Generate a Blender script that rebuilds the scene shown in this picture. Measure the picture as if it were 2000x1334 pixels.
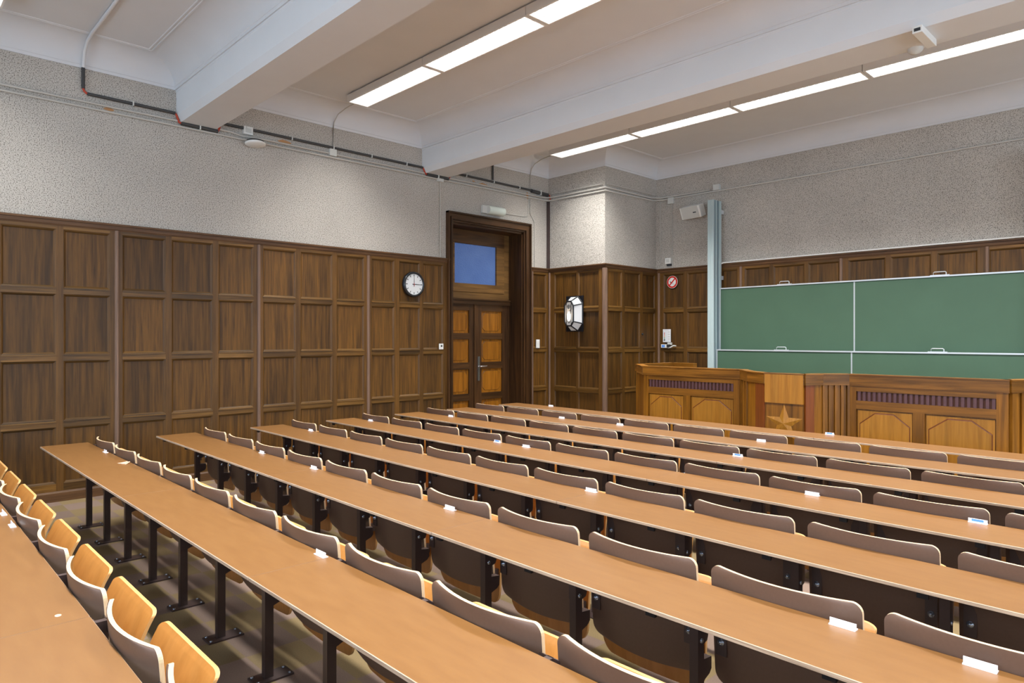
import bpy, bmesh, math, random
from mathutils import Vector, Matrix

for o in list(bpy.data.objects):
    bpy.data.objects.remove(o, do_unlink=True)
scene = bpy.context.scene
COL = scene.collection
PI = math.pi
random.seed(7)

# ------------------------------------------------------------ camera, world, view
cam_data = bpy.data.cameras.new('camera')
cam_data.sensor_width = 36.0
cam_data.lens = 1324.8 / 2000 * 36.0
cam_data.shift_y = -0.0034
cam_data.clip_start = 0.02
cam = bpy.data.objects.new('camera', cam_data)
COL.objects.link(cam)
cam.location = (0, 0, 1.62)
cam.rotation_euler = (PI / 2, 0, 0.8059)
scene.camera = cam

world = bpy.data.worlds.new('World')
scene.world = world
world.use_nodes = True
_bg = world.node_tree.nodes['Background']
_bg.inputs[0].default_value = (0.68, 0.83, 1.0, 1)
_bg.inputs[1].default_value = 7.2

vs = scene.view_settings
vs.view_transform = 'Standard'
vs.look = 'None'
vs.gamma = 1.0
vs.use_curve_mapping = False
vs.exposure = -0.06
LAMP_W = 31.0          # watts of one fluorescent luminaire
LAMP_SPREAD = 112.0    # degrees: the cut-off of its louvre
GLOW = 3.2             # surface brightness of the tubes seen through the louvre
TUBE = (1.0, 0.985, 0.95)


def srgb(r, g, b):
    def f(c):
        c = c / 255.0
        return c / 12.92 if c <= 0.04045 else ((c + 0.055) / 1.055) ** 2.4
    return (f(r), f(g), f(b), 1.0)


# ------------------------------------------------------------ materials
def new_mat(name):
    m = bpy.data.materials.new(name)
    m.use_nodes = True
    nt = m.node_tree
    return m, nt, nt.nodes['Principled BSDF']


def plain(name, col, rough=0.5, metal=0.0, spec=0.5, coat=0.0, noise=0.0, nscale=20, bump=0.0):
    m, nt, b = new_mat(name)
    b.inputs['Roughness'].default_value = rough
    b.inputs['Metallic'].default_value = metal
    b.inputs['Specular IOR Level'].default_value = spec
    b.inputs['Coat Weight'].default_value = coat
    tc = nt.nodes.new('ShaderNodeTexCoord')
    n = nt.nodes.new('ShaderNodeTexNoise')
    n.inputs['Scale'].default_value = nscale
    n.inputs['Detail'].default_value = 4
    nt.links.new(tc.outputs['Object'], n.inputs['Vector'])
    r = nt.nodes.new('ShaderNodeMapRange')
    r.inputs['From Min'].default_value = 0.3
    r.inputs['From Max'].default_value = 0.7
    r.inputs['To Min'].default_value = 1 - noise
    r.inputs['To Max'].default_value = 1 + noise
    nt.links.new(n.outputs['Fac'], r.inputs['Value'])
    mx = nt.nodes.new('ShaderNodeVectorMath')
    mx.operation = 'SCALE'
    mx.inputs[0].default_value = col[:3]
    nt.links.new(r.outputs['Result'], mx.inputs['Scale'])
    nt.links.new(mx.outputs[0], b.inputs['Base Color'])
    if bump:
        bp = nt.nodes.new('ShaderNodeBump')
        bp.inputs['Strength'].default_value = bump
        bp.inputs['Distance'].default_value = 0.002
        nt.links.new(n.outputs['Fac'], bp.inputs['Height'])
        nt.links.new(bp.outputs['Normal'], b.inputs['Normal'])
    return m


def emit(name, col, strength):
    m, nt, b = new_mat(name)
    b.inputs['Base Color'].default_value = (0.9, 0.9, 0.9, 1)
    b.inputs['Emission Color'].default_value = (*col[:3], 1)
    b.inputs['Emission Strength'].default_value = strength
    return m


def wood(name, dark, light, vertical=True, rough=0.42, streak=0.5, tone_amp=0.5, spec=0.4, gs=1.0, axis=None):
    """procedural timber; grain along z (vertical) or along the wall (horizontal); 'tone' attribute varies boards"""
    m, nt, b = new_mat(name)
    L = nt.links.new
    tc = nt.nodes.new('ShaderNodeTexCoord')
    at = nt.nodes.new('ShaderNodeAttribute')
    at.attribute_name = 'tone'
    mp = nt.nodes.new('ShaderNodeMapping')
    if axis:
        mp.inputs['Scale'].default_value = axis
    else:
        mp.inputs['Scale'].default_value = (38 * gs, 38 * gs, 1.9 * gs) if vertical else (1.8 * gs, 1.8 * gs, 34 * gs)
    L(tc.outputs['Object'], mp.inputs['Vector'])
    off = nt.nodes.new('ShaderNodeVectorMath')
    off.operation = 'MULTIPLY_ADD'
    cb = nt.nodes.new('ShaderNodeCombineXYZ')
    for i in range(3):
        L(at.outputs['Fac'], cb.inputs[i])
    L(cb.outputs[0], off.inputs[0])
    off.inputs[1].default_value = (57, 31, 43)
    L(mp.outputs[0], off.inputs[2])
    n1 = nt.nodes.new('ShaderNodeTexNoise')
    n1.inputs['Scale'].default_value = 1.0
    n1.inputs['Detail'].default_value = 8
    n1.inputs['Roughness'].default_value = 0.62
    n1.inputs['Distortion'].default_value = 0.5
    L(off.outputs[0], n1.inputs['Vector'])
    n2 = nt.nodes.new('ShaderNodeTexNoise')
    n2.inputs['Scale'].default_value = 0.28
    n2.inputs['Detail'].default_value = 4
    n2.inputs['Distortion'].default_value = 1.2
    L(off.outputs[0], n2.inputs['Vector'])
    cr = nt.nodes.new('ShaderNodeValToRGB')
    cr.color_ramp.elements[0].position = 0.28
    cr.color_ramp.elements[0].color = dark
    cr.color_ramp.elements[1].position = 0.72
    cr.color_ramp.elements[1].color = light
    L(n1.outputs['Fac'], cr.inputs['Fac'])
    r2 = nt.nodes.new('ShaderNodeMapRange')
    r2.inputs['From Min'].default_value = 0.35
    r2.inputs['From Max'].default_value = 0.55
    r2.inputs['To Min'].default_value = 1 - streak
    r2.inputs['To Max'].default_value = 1.05
    L(n2.outputs['Fac'], r2.inputs['Value'])
    r3 = nt.nodes.new('ShaderNodeMapRange')
    r3.inputs['To Min'].default_value = 1 - tone_amp
    r3.inputs['To Max'].default_value = 1 + tone_amp
    L(at.outputs['Fac'], r3.inputs['Value'])
    mu = nt.nodes.new('ShaderNodeMath')
    mu.operation = 'MULTIPLY'
    L(r2.outputs['Result'], mu.inputs[0])
    L(r3.outputs['Result'], mu.inputs[1])
    sc = nt.nodes.new('ShaderNodeVectorMath')
    sc.operation = 'SCALE'
    L(cr.outputs['Color'], sc.inputs[0])
    L(mu.outputs[0], sc.inputs['Scale'])
    L(sc.outputs[0], b.inputs['Base Color'])
    b.inputs['Roughness'].default_value = rough
    b.inputs['Specular IOR Level'].default_value = spec
    bp = nt.nodes.new('ShaderNodeBump')
    bp.inputs['Strength'].default_value = 0.12
    bp.inputs['Distance'].default_value = 0.002
    L(n1.outputs['Fac'], bp.inputs['Height'])
    L(bp.outputs['Normal'], b.inputs['Normal'])
    return m


def plaster_mat():
    m, nt, b = new_mat('rough_plaster')
    L = nt.links.new
    tc = nt.nodes.new('ShaderNodeTexCoord')
    v = nt.nodes.new('ShaderNodeTexNoise')
    v.inputs['Scale'].default_value = 105
    v.inputs['Detail'].default_value = 2.5
    v.inputs['Roughness'].default_value = 0.6
    L(tc.outputs['Object'], v.inputs['Vector'])
    cr = nt.nodes.new('ShaderNodeValToRGB')
    e = cr.color_ramp.elements
    e[0].position = 0.37
    e[0].color = srgb(104, 98, 92)
    e[1].position = 0.455
    e[1].color = srgb(183, 177, 168)
    e2 = e.new(0.66)
    e2.color = srgb(204, 199, 191)
    L(v.outputs['Fac'], cr.inputs['Fac'])
    big = nt.nodes.new('ShaderNodeTexNoise')
    big.inputs['Scale'].default_value = 1.3
    big.inputs['Detail'].default_value = 3
    L(tc.outputs['Object'], big.inputs['Vector'])
    mr = nt.nodes.new('ShaderNodeMapRange')
    mr.inputs['From Min'].default_value = 0.3
    mr.inputs['From Max'].default_value = 0.7
    mr.inputs['To Min'].default_value = 0.93
    mr.inputs['To Max'].default_value = 1.05
    L(big.outputs['Fac'], mr.inputs['Value'])
    sc = nt.nodes.new('ShaderNodeVectorMath')
    sc.operation = 'SCALE'
    L(cr.outputs['Color'], sc.inputs[0])
    L(mr.outputs['Result'], sc.inputs['Scale'])
    L(sc.outputs[0], b.inputs['Base Color'])
    b.inputs['Roughness'].default_value = 0.9
    b.inputs['Specular IOR Level'].default_value = 0.15
    bp = nt.nodes.new('ShaderNodeBump')
    bp.inputs['Strength'].default_value = 0.3
    bp.inputs['Distance'].default_value = 0.002
    L(v.outputs['Fac'], bp.inputs['Height'])
    L(bp.outputs['Normal'], b.inputs['Normal'])
    return m


def floor_mat():
    m, nt, b = new_mat('carpet_tile')
    L = nt.links.new
    tc = nt.nodes.new('ShaderNodeTexCoord')
    mp = nt.nodes.new('ShaderNodeMapping')
    s = 1 / 0.29
    mp.inputs['Scale'].default_value = (s, s, s)
    mp.inputs['Location'].default_value = (4.868 * s, -1.41 * s, 0.3)
    L(tc.outputs['Object'], mp.inputs['Vector'])
    ck = nt.nodes.new('ShaderNodeTexChecker')
    ck.inputs['Scale'].default_value = 1.0
    ck.inputs['Color1'].default_value = srgb(134, 115, 82)
    ck.inputs['Color2'].default_value = srgb(133, 113, 101)
    L(mp.outputs[0], ck.inputs['Vector'])
    fl = nt.nodes.new('ShaderNodeVectorMath')
    fl.operation = 'FLOOR'
    L(mp.outputs[0], fl.inputs[0])
    wn = nt.nodes.new('ShaderNodeTexWhiteNoise')
    L(fl.outputs[0], wn.inputs['Vector'])
    r = nt.nodes.new('ShaderNodeMapRange')
    r.inputs['To Min'].default_value = 0.82
    r.inputs['To Max'].default_value = 1.15
    L(wn.outputs['Value'], r.inputs['Value'])
    n = nt.nodes.new('ShaderNodeTexNoise')
    n.inputs['Scale'].default_value = 260
    n.inputs['Detail'].default_value = 2
    L(tc.outputs['Object'], n.inputs['Vector'])
    r2 = nt.nodes.new('ShaderNodeMapRange')
    r2.inputs['From Min'].default_value = 0.3
    r2.inputs['From Max'].default_value = 0.7
    r2.inputs['To Min'].default_value = 0.8
    r2.inputs['To Max'].default_value = 1.2
    L(n.outputs['Fac'], r2.inputs['Value'])
    mu = nt.nodes.new('ShaderNodeMath')
    mu.operation = 'MULTIPLY'
    L(r.outputs['Result'], mu.inputs[0])
    L(r2.outputs['Result'], mu.inputs[1])
    sc = nt.nodes.new('ShaderNodeVectorMath')
    sc.operation = 'SCALE'
    L(ck.outputs['Color'], sc.inputs[0])
    L(mu.outputs[0], sc.inputs['Scale'])
    L(sc.outputs[0], b.inputs['Base Color'])
    b.inputs['Roughness'].default_value = 0.55
    b.inputs['Specular IOR Level'].default_value = 0.35
    return m


def laminate_mat():
    m, nt, b = new_mat('desk_laminate')
    L = nt.links.new
    tc = nt.nodes.new('ShaderNodeTexCoord')
    mp = nt.nodes.new('ShaderNodeMapping')
    mp.inputs['Scale'].default_value = (3, 14, 3)
    L(tc.outputs['Object'], mp.inputs['Vector'])
    n = nt.nodes.new('ShaderNodeTexNoise')
    n.inputs['Scale'].default_value = 2.2
    n.inputs['Detail'].default_value = 5
    L(mp.outputs[0], n.inputs['Vector'])
    cr = nt.nodes.new('ShaderNodeValToRGB')
    cr.color_ramp.elements[0].position = 0.3
    cr.color_ramp.elements[0].color = srgb(117, 78, 35)
    cr.color_ramp.elements[1].position = 0.72
    cr.color_ramp.elements[1].color = srgb(125, 86, 42)
    L(n.outputs['Fac'], cr.inputs['Fac'])
    L(cr.outputs['Color'], b.inputs['Base Color'])
    b.inputs['Roughness'].default_value = 0.42
    b.inputs['Specular IOR Level'].default_value = 0.55
    b.inputs['Coat Weight'].default_value = 0.2
    b.inputs['Coat Roughness'].default_value = 0.2
    bp = nt.nodes.new('ShaderNodeBump')
    bp.inputs['Strength'].default_value = 0.03
    n3 = nt.nodes.new('ShaderNodeTexNoise')
    n3.inputs['Scale'].default_value = 400
    L(tc.outputs['Object'], n3.inputs['Vector'])
    L(n3.outputs['Fac'], bp.inputs['Height'])
    L(bp.outputs['Normal'], b.inputs['Normal'])
    return m


M = dict(
    plaster=plaster_mat(),
    white=plain('ceiling_paint', srgb(216, 218, 221), 0.75, spec=0.25, noise=0.015, nscale=3),
    beam=plain('beam_paint', srgb(218, 221, 224), 0.6, spec=0.3, noise=0.015, nscale=3),
    floor=floor_mat(),
    panel=wood('walnut_panel', srgb(60, 37, 9), srgb(110, 74, 24), True, 0.5, 0.42, 0.26),
    stile=wood('walnut_stile', srgb(76, 49, 15), srgb(112, 77, 31), True, 0.45, 0.25, 0.16),
    rail=wood('walnut_rail', srgb(72, 46, 15), srgb(126, 90, 40), False, 0.42, 0.42, 0.36),
    batten=wood('grey_walnut_batten', srgb(104, 80, 64), srgb(134, 106, 88), True, 0.5, 0.2, 0.1),
    cap=wood('walnut_cap', srgb(74, 48, 26), srgb(108, 76, 46), False, 0.5, 0.25, 0.12),
    doorw=wood('dark_door_wood', srgb(48, 29, 13), srgb(82, 54, 28), True, 0.4, 0.4, 0.2),
    doorh=wood('dark_door_rail', srgb(52, 32, 14), srgb(90, 60, 30), False, 0.4, 0.4, 0.2),
    doorp=wood('door_panel_wood', srgb(124, 74, 12), srgb(168, 108, 30), True, 0.4, 0.25, 0.12),
    transom=wood('transom_wood', srgb(94, 66, 30), srgb(134, 98, 52), False, 0.5, 0.3, 0.1),
    pod=wood('honey_oak', srgb(104, 62, 8), srgb(150, 98, 26), True, 0.36, 0.4, 0.14),
    podh=wood('honey_oak_rail', srgb(100, 62, 12), srgb(152, 100, 34), False, 0.36, 0.4, 0.14),
    podp=wood('maple_panel', srgb(146, 94, 22), srgb(176, 122, 44), True, 0.4, 0.2, 0.1),
    podr=wood('padauk', srgb(104, 52, 18), srgb(132, 70, 26), True, 0.4, 0.25, 0.1),
    slat=plain('purple_slat', srgb(92, 62, 66), 0.5, noise=0.1),
    slatb=plain('grille_back', srgb(70, 32, 12), 0.6),
    lam=laminate_mat(),
    lamedge=wood('ply_edge', srgb(150, 126, 104), srgb(190, 168, 146), True, 0.6, 0.15, 0.0, axis=(6, 6, 160)),
    shell=plain('shell_laminate', srgb(98, 76, 64), 0.42, spec=0.45, noise=0.04, nscale=90),
    beech=wood('beech_ply', srgb(158, 107, 50), srgb(176, 125, 66), True, 0.33, 0.05, 0.0, spec=0.5, axis=(22, 22, 2.2)),
    pana=plain('pan_ply_light', srgb(206, 164, 108), 0.45, noise=0.05),
    panb=plain('pan_ply_dark', srgb(196, 142, 78), 0.5, noise=0.05),
    plya=plain('ply_layer_light', srgb(228, 204, 170), 0.55, noise=0.05),
    plyb=plain('ply_layer_dark', srgb(188, 152, 108), 0.6, noise=0.05),
    steel=plain('brown_steel', srgb(66, 52, 50), 0.4, metal=0.0, spec=0.6, noise=0.05),
    bolt=plain('bolt_zinc', srgb(170, 180, 195), 0.25, metal=0.9),
    black=plain('black_plastic', srgb(22, 22, 24), 0.5),
    housing=plain('grey_housing', srgb(228, 227, 225), 0.5, spec=0.3),
    louvre=plain('louvre_white', srgb(235, 238, 240), 0.3, spec=0.5),
    glow=emit('tube_glow', TUBE, GLOW),
    wplast=plain('white_plastic', srgb(232, 232, 228), 0.4),
    gplast=plain('grey_plastic', srgb(206, 207, 202), 0.5),
    marker=plain('marker_white', srgb(244, 247, 255), 0.25, spec=0.7),
    bluelab=plain('marker_blue', srgb(92, 150, 236), 0.35),
    conduit=plain('white_conduit', srgb(190, 186, 178), 0.5),
    pvc=plain('dark_conduit', srgb(62, 62, 62), 0.5),
    red=plain('red_sleeve', srgb(176, 62, 36), 0.6),
    green=plain('chalkboard', srgb(72, 99, 80), 0.45, spec=0.35, noise=0.035, nscale=2.5),
    alu=plain('aluminium', srgb(206, 212, 218), 0.35, metal=0.35, spec=0.5),
    post=plain('post_green_grey', srgb(176, 194, 196), 0.4, spec=0.5),
    postd=plain('post_groove', srgb(116, 134, 142), 0.5),
    chrome=plain('chrome', srgb(200, 200, 205), 0.2, metal=0.95),
    clockf=plain('clock_face', srgb(225, 228, 230), 0.25),
    clockr=plain('clock_rim', srgb(30, 34, 40), 0.25, spec=0.6),
    signw=plain('sign_white', srgb(228, 228, 226), 0.4),
    signr=plain('sign_red', srgb(196, 34, 18), 0.5, spec=0.2),
    signk=plain('sign_black', srgb(40, 42, 46), 0.5),
    paper=plain('paper', srgb(225, 228, 232), 0.6),
    pink=plain('pink_paper', srgb(238, 190, 160), 0.7),
    pgreen=plain('poster_green', srgb(70, 140, 80), 0.6),
    porange=plain('poster_orange', srgb(214, 130, 60), 0.6),
    blue=plain('blue_button', srgb(60, 90, 190), 0.4),
    iron=plain('black_iron', srgb(18, 20, 26), 0.35, spec=0.5),
    lampg=emit('opal_glass', (1.0, 0.95, 0.90), 0.12),
    lamph=emit('lamp_core', (1.0, 0.86, 0.68), 6.0),
    wipe=plain('void_dark', srgb(14, 12, 12), 0.9),
    orange=plain('old_plaster_patch', srgb(190, 140, 95), 0.9),
    elight=plain('emergency_lens', srgb(214, 224, 216), 0.15, spec=0.7),
)

M['lampg'].node_tree.nodes['Principled BSDF'].inputs['Base Color'].default_value = (0.55, 0.56, 0.58, 1)

# blue patterned glass of the transom, its own emission standing in for corridor light
def transom_glass():
    m, nt, b = new_mat('blue_obscure_glass')
    L = nt.links.new
    tc = nt.nodes.new('ShaderNodeTexCoord')
    n = nt.nodes.new('ShaderNodeTexVoronoi')
    n.inputs['Scale'].default_value = 45
    L(tc.outputs['Object'], n.inputs['Vector'])
    n2 = nt.nodes.new('ShaderNodeTexNoise')
    n2.inputs['Scale'].default_value = 3
    L(tc.outputs['Object'], n2.inputs['Vector'])
    cr = nt.nodes.new('ShaderNodeValToRGB')
    cr.color_ramp.elements[0].color = srgb(66, 96, 160)
    cr.color_ramp.elements[1].color = srgb(104, 134, 190)
    L(n2.outputs['Fac'], cr.inputs['Fac'])
    L(cr.outputs['Color'], b.inputs['Emission Color'])
    b.inputs['Emission Strength'].default_value = 0.5
    b.inputs['Base Color'].default_value = srgb(60, 80, 120)
    b.inputs['Roughness'].default_value = 0.2
    bp = nt.nodes.new('ShaderNodeBump')
    bp.inputs['Strength'].default_value = 0.6
    bp.inputs['Distance'].default_value = 0.005
    L(n.outputs['Distance'], bp.inputs['Height'])
    L(bp.outputs['Normal'], b.inputs['Normal'])
    return m


M['tglass'] = transom_glass()


# ------------------------------------------------------------ mesh helper
class MB:
    def __init__(self):
        self.v, self.f, self.m, self.t, self.s = [], [], [], [], []
        self.mats = []

    def mi(self, mat):
        if mat not in self.mats:
            self.mats.append(mat)
        return self.mats.index(mat)

    def face(self, pts, mat, tone=0.5, smooth=False):
        i = len(self.v)
        self.v += [tuple(p) for p in pts]
        self.f.append(tuple(range(i, i + len(pts))))
        self.m.append(self.mi(mat))
        self.t.append(tone)
        self.s.append(smooth)

    def box(self, a, b, mat, tone=0.5, T=None):
        (x0, y0, z0), (x1, y1, z1) = a, b
        x0, x1 = min(x0, x1), max(x0, x1)
        y0, y1 = min(y0, y1), max(y0, y1)
        z0, z1 = min(z0, z1), max(z0, z1)
        c = [(x0, y0, z0), (x1, y0, z0), (x1, y1, z0), (x0, y1, z0), (x0, y0, z1), (x1, y0, z1), (x1, y1, z1), (x0, y1, z1)]
        if T:
            c = [T(*p) for p in c]
        for q in ((0, 3, 2, 1), (4, 5, 6, 7), (0, 1, 5, 4), (1, 2, 6, 5), (2, 3, 7, 6), (3, 0, 4, 7)):
            self.face([c[k] for k in q], mat, tone)

    def grid(self, rows, mat, tone=0.5, smooth=True, closed=False):
        """rows: list of equal-length point lists, shared vertices"""
        i = len(self.v)
        n = len(rows[0])
        for r in rows:
            self.v += [tuple(p) for p in r]
        for a in range(len(rows) - 1):
            for k in range(n if closed else n - 1):
                k2 = (k + 1) % n
                self.f.append((i + a * n + k, i + a * n + k2, i + (a + 1) * n + k2, i + (a + 1) * n + k))
                self.m.append(self.mi(mat))
                self.t.append(tone)
                self.s.append(smooth)

    def tube(self, path, r, mat, n=8, smooth=True, caps=True):
        P = [Vector(p) for p in path]
        rows = []
        up = Vector((0, 0, 1))
        for k, p in enumerate(P):
            d = (P[min(k + 1, len(P) - 1)] - P[max(k - 1, 0)]).normalized()
            a = d.cross(up)
            if a.length < 1e-3:
                a = d.cross(Vector((1, 0, 0)))
            a.normalize()
            b = d.cross(a)
            rows.append([p + a * (r * math.cos(2 * PI * j / n)) + b * (r * math.sin(2 * PI * j / n)) for j in range(n)])
        self.grid(rows, mat, closed=True, smooth=smooth)
        if caps:
            self.face(rows[0], mat)
            self.face(list(reversed(rows[-1])), mat)

    def lathe(self, prof, mat, origin=(0, 0, 0), axis='z', n=24, smooth=True, T=None):
        rows = []
        for (r, h) in prof:
            row = []
            for j in range(n):
                a = 2 * PI * j / n
                c, s = r * math.cos(a), r * math.sin(a)
                if axis == 'z':
                    p = (c, s, h)
                elif axis == 'x':
                    p = (h, c, s)
                else:
                    p = (c, h, s)
                p = (p[0] + origin[0], p[1] + origin[1], p[2] + origin[2])
                row.append(T(*p) if T else p)
            rows.append(row)
        self.grid(rows, mat, closed=True, smooth=smooth)

    def build(self, name, parent=None, bevel=0.0, loc=(0, 0, 0), weld=False):
        me = bpy.data.meshes.new(name)
        me.from_pydata(self.v, [], self.f)
        for mt in self.mats:
            me.materials.append(mt)
        me.polygons.foreach_set('material_index', self.m)
        me.polygons.foreach_set('use_smooth', self.s)
        at = me.attributes.new('tone', 'FLOAT', 'FACE')
        at.data.foreach_set('value', self.t)
        bm = bmesh.new()
        bm.from_mesh(me)
        if weld or bevel:
            bmesh.ops.remove_doubles(bm, verts=bm.verts, dist=1e-5)
        bmesh.ops.recalc_face_normals(bm, faces=bm.faces)
        bm.to_mesh(me)
        bm.free()
        me.update()
        o = bpy.data.objects.new(name, me)
        o.location = loc
        COL.objects.link(o)
        if parent:
            o.parent = parent
        if bevel:
            md = o.modifiers.new('bevel', 'BEVEL')
            md.width = bevel
            md.segments = 2
            md.limit_method = 'ANGLE'
            md.angle_limit = math.radians(40)
        return o


def tag(o, label=None, cat=None, group=None, kind=None):
    if label:
        o['label'] = label
    if cat:
        o['category'] = cat
    if group:
        o['group'] = group
    if kind:
        o['kind'] = kind
    return o


def empty(name, loc=(0, 0, 0), rz=0.0):
    o = bpy.data.objects.new(name, None)
    o.empty_display_size = 0.1
    o.location = loc
    o.rotation_euler = (0, 0, rz)
    COL.objects.link(o)
    return o


def copy_tree(o, parent=None):
    c = o.copy()
    COL.objects.link(c)
    if parent:
        c.parent = parent
    for ch in o.children:
        copy_tree(ch, c)
    return c


def struct(o, label, cat):
    return tag(o, label, cat, kind='structure')


ORD = ['zeroth', 'first', 'second', 'third', 'fourth', 'fifth', 'sixth', 'seventh', 'eighth', 'ninth', 'tenth', 'eleventh', 'twelfth', 'thirteenth']

# ------------------------------------------------------------ room
XL, XR = -8.0, 5.0
YB, YF = -3.9, 9.97
PX, PY = -6.77, 8.55          # corner pier
ZC = 4.60                     # ceiling
ZK = 4.36                     # cove foot
WT = 2.80                     # wainscot top

b = MB()
b.box((XL - 0.6, YB - 0.3, -0.1), (XR + 0.3, YF + 0.3, 0), M['floor'])
struct(b.build('floor'), 'checkered olive and purple-brown carpet tile floor', 'floor')

DY0, DY1, DZ = 6.40, 7.925, 3.37   # doorway
b = MB()
b.box((XL - 0.25, YB, 0), (XL, DY0, 4.75), M['plaster'])
b.box((XL - 0.25, DY1, 0), (XL, YF + 0.2, 4.75), M['plaster'])
b.box((XL - 0.25, DY0, DZ), (XL, DY1, 4.75), M['plaster'])
struct(b.build('wall_left'), 'speckled grey roughcast left wall above dark wood panelling', 'wall')
b = MB()
b.box((XL, YF, 0), (XR, YF + 0.25, 4.75), M['plaster'])
struct(b.build('wall_front'), 'speckled grey roughcast front wall behind the chalkboard', 'wall')
b = MB()
b.box((XL, PY, 0), (PX, YF, 4.75), M['plaster'])
struct(b.build('wall_corner'), 'protruding roughcast corner pier between left and front walls', 'wall')
b = MB()
bwins = [(-6.8, -4.6), (-3.4, -1.2), (0.0, 2.2)]
xs_ = [XL - 0.25] + [v for w in bwins for v in w] + [XR + 0.25]
for k in range(0, len(xs_), 2):
    b.box((xs_[k], YB - 0.25, 0), (xs_[k + 1], YB, 4.75), M['plaster'])
for (x0, x1) in bwins:
    b.box((x0, YB - 0.25, 0), (x1, YB, 1.0), M['plaster'])
    b.box((x0, YB - 0.25, 3.9), (x1, YB, 4.75), M['plaster'])
struct(b.build('wall_back'), 'roughcast back wall with tall windows behind the viewer', 'wall')
for i, (x0, x1) in enumerate(bwins):
    b = MB()
    for (xa, xb, za, zb) in ((x0, x0 + .07, 1, 3.9), (x1 - .07, x1, 1, 3.9), (x0, x1, 1, 1.07), (x0, x1, 3.83, 3.9), ((x0 + x1) / 2 - .03, (x0 + x1) / 2 + .03, 1, 3.9), (x0, x1, 2.9, 2.95)):
        b.box((xa, YB - 0.14, za), (xb, YB - 0.08, zb), M['wplast'])
    struct(b.build('window_%d' % (i + 5)), 'tall white framed window in the back wall', 'window')
    ld = bpy.data.lights.new('daylight', 'AREA')
    ld.shape = 'RECTANGLE'
    ld.size = x1 - x0 - .1
    ld.size_y = 2.8
    ld.energy = 1.0
    ld.cycles.is_portal = True
    lo = bpy.data.objects.new('daylight', ld)
    lo.location = ((x0 + x1) / 2, YB - 0.2, 2.45)
    lo.rotation_euler = (PI / 2, 0, 0)
    COL.objects.link(lo)
# right wall with three daylight windows
wins = [(-2.9, -0.6), (0.4, 2.3), (3.2, 5.5), (6.6, 8.9)]
b = MB()
ys = [YB] + [v for w in wins for v in w] + [YF]
for k in range(0, len(ys), 2):
    b.box((XR, ys[k], 0), (XR + 0.25, ys[k + 1], 4.75), M['plaster'])
for (y0, y1) in wins:
    b.box((XR, y0, 0), (XR + 0.25, y1, 1.0), M['plaster'])
    b.box((XR, y0, 3.7), (XR + 0.25, y1, 4.75), M['plaster'])
struct(b.build('wall_right'), 'roughcast right wall with tall windows', 'wall')
for i, (y0, y1) in enumerate(wins):
    b = MB()
    for (ya, yb, za, zb) in ((y0, y0 + .07, 1, 3.7), (y1 - .07, y1, 1, 3.7), (y0, y1, 1, 1.07), (y0, y1, 3.63, 3.7), ((y0 + y1) / 2 - .03, (y0 + y1) / 2 + .03, 1, 3.7), (y0, y1, 2.9, 2.95)):
        b.box((XR + 0.08, ya, za), (XR + 0.14, yb, zb), M['wplast'])
    struct(b.build('window_%d' % (i + 1)), 'tall white framed window in the right wall', 'window')
    ld = bpy.data.lights.new('daylight', 'AREA')
    ld.shape = 'RECTANGLE'
    ld.size = y1 - y0 - .1
    ld.size_y = 2.6
    ld.energy = 1.0
    ld.cycles.is_portal = True
    lo = bpy.data.objects.new('daylight', ld)
    lo.location = (XR + 0.2, (y0 + y1) / 2, 2.35)
    lo.rotation_euler = (0, PI / 2, 0)     # -z faces -x
    COL.objects.link(lo)


# ---- ceiling with coves, mouldings and beams
def inset(poly, d):
    n = len(poly)
    out = []
    for i in range(n):
        p0, p1, p2 = Vector(poly[i - 1]), Vector(poly[i]), Vector(poly[(i + 1) % n])
        e1, e2 = (p1 - p0).normalized(), (p2 - p1).normalized()
        n1, n2 = Vector((-e1.y, e1.x)), Vector((-e2.y, e2.x))
        out.append((p1.x + (n1.x + n2.x) * d, p1.y + (n1.y + n2.y) * d))
    return out


BEAMS = [(-0.84, -0.39), (2.515, 2.985), (5.865, 6.37)]
prof = [(0, ZK), (0.014, ZK), (0.014, ZK + 0.03), (0.02, ZK + 0.034)]
for k in range(1, 11):
    a = k / 10 * PI / 2
    prof.append((0.02 + 0.27 * (1 - math.cos(a)), ZK + 0.034 + (ZC - ZK - 0.034) * math.sin(a)))
prof += [(0.325, ZC), (0.33, ZC - 0.006), (0.342, ZC - 0.006), (0.347, ZC - 0.001), (0.357, ZC - 0.001), (0.362, ZC - 0.006), (0.374, ZC - 0.006), (0.379, ZC)]
bays = []
lim = [YB] + [v for bm_ in BEAMS for v in bm_] + [YF]
ceil = empty('ceiling')
struct(ceil, 'white coffered plaster ceiling with coved edges and thin mouldings', 'ceiling')
for k in range(0, len(lim), 2):
    y0, y1 = lim[k], lim[k + 1]
    if k == len(lim) - 2:
        poly = [(XL, y0), (XR, y0), (XR, y1), (PX, y1), (PX, PY), (XL, PY)]
    else:
        poly = [(XL, y0), (XR, y0), (XR, y1), (XL, y1)]
    b = MB()
    loops = [[(x, y, z) for x, y in inset(poly, d)] for d, z in prof]
    for j in range(len(poly)):      # one smooth-shaded strip per side so that the mitres stay crisp
        j2 = (j + 1) % len(poly)
        b.grid([[lp[j], lp[j2]] for lp in loops[:4]], M['white'], smooth=False)
        b.grid([[lp[j], lp[j2]] for lp in loops[3:14]], M['white'], smooth=True)
        b.grid([[lp[j], lp[j2]] for lp in loops[13:]], M['white'], smooth=False)
    b.face(loops[-1], M['white'])
    b.build('ceiling_bay', ceil)
b = MB()
b.box((XL - 0.2, YB - 0.2, ZC + 0.02), (XR + 0.2, YF + 0.2, ZC + 0.12), M['white'])
b.build('slab', ceil)
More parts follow.
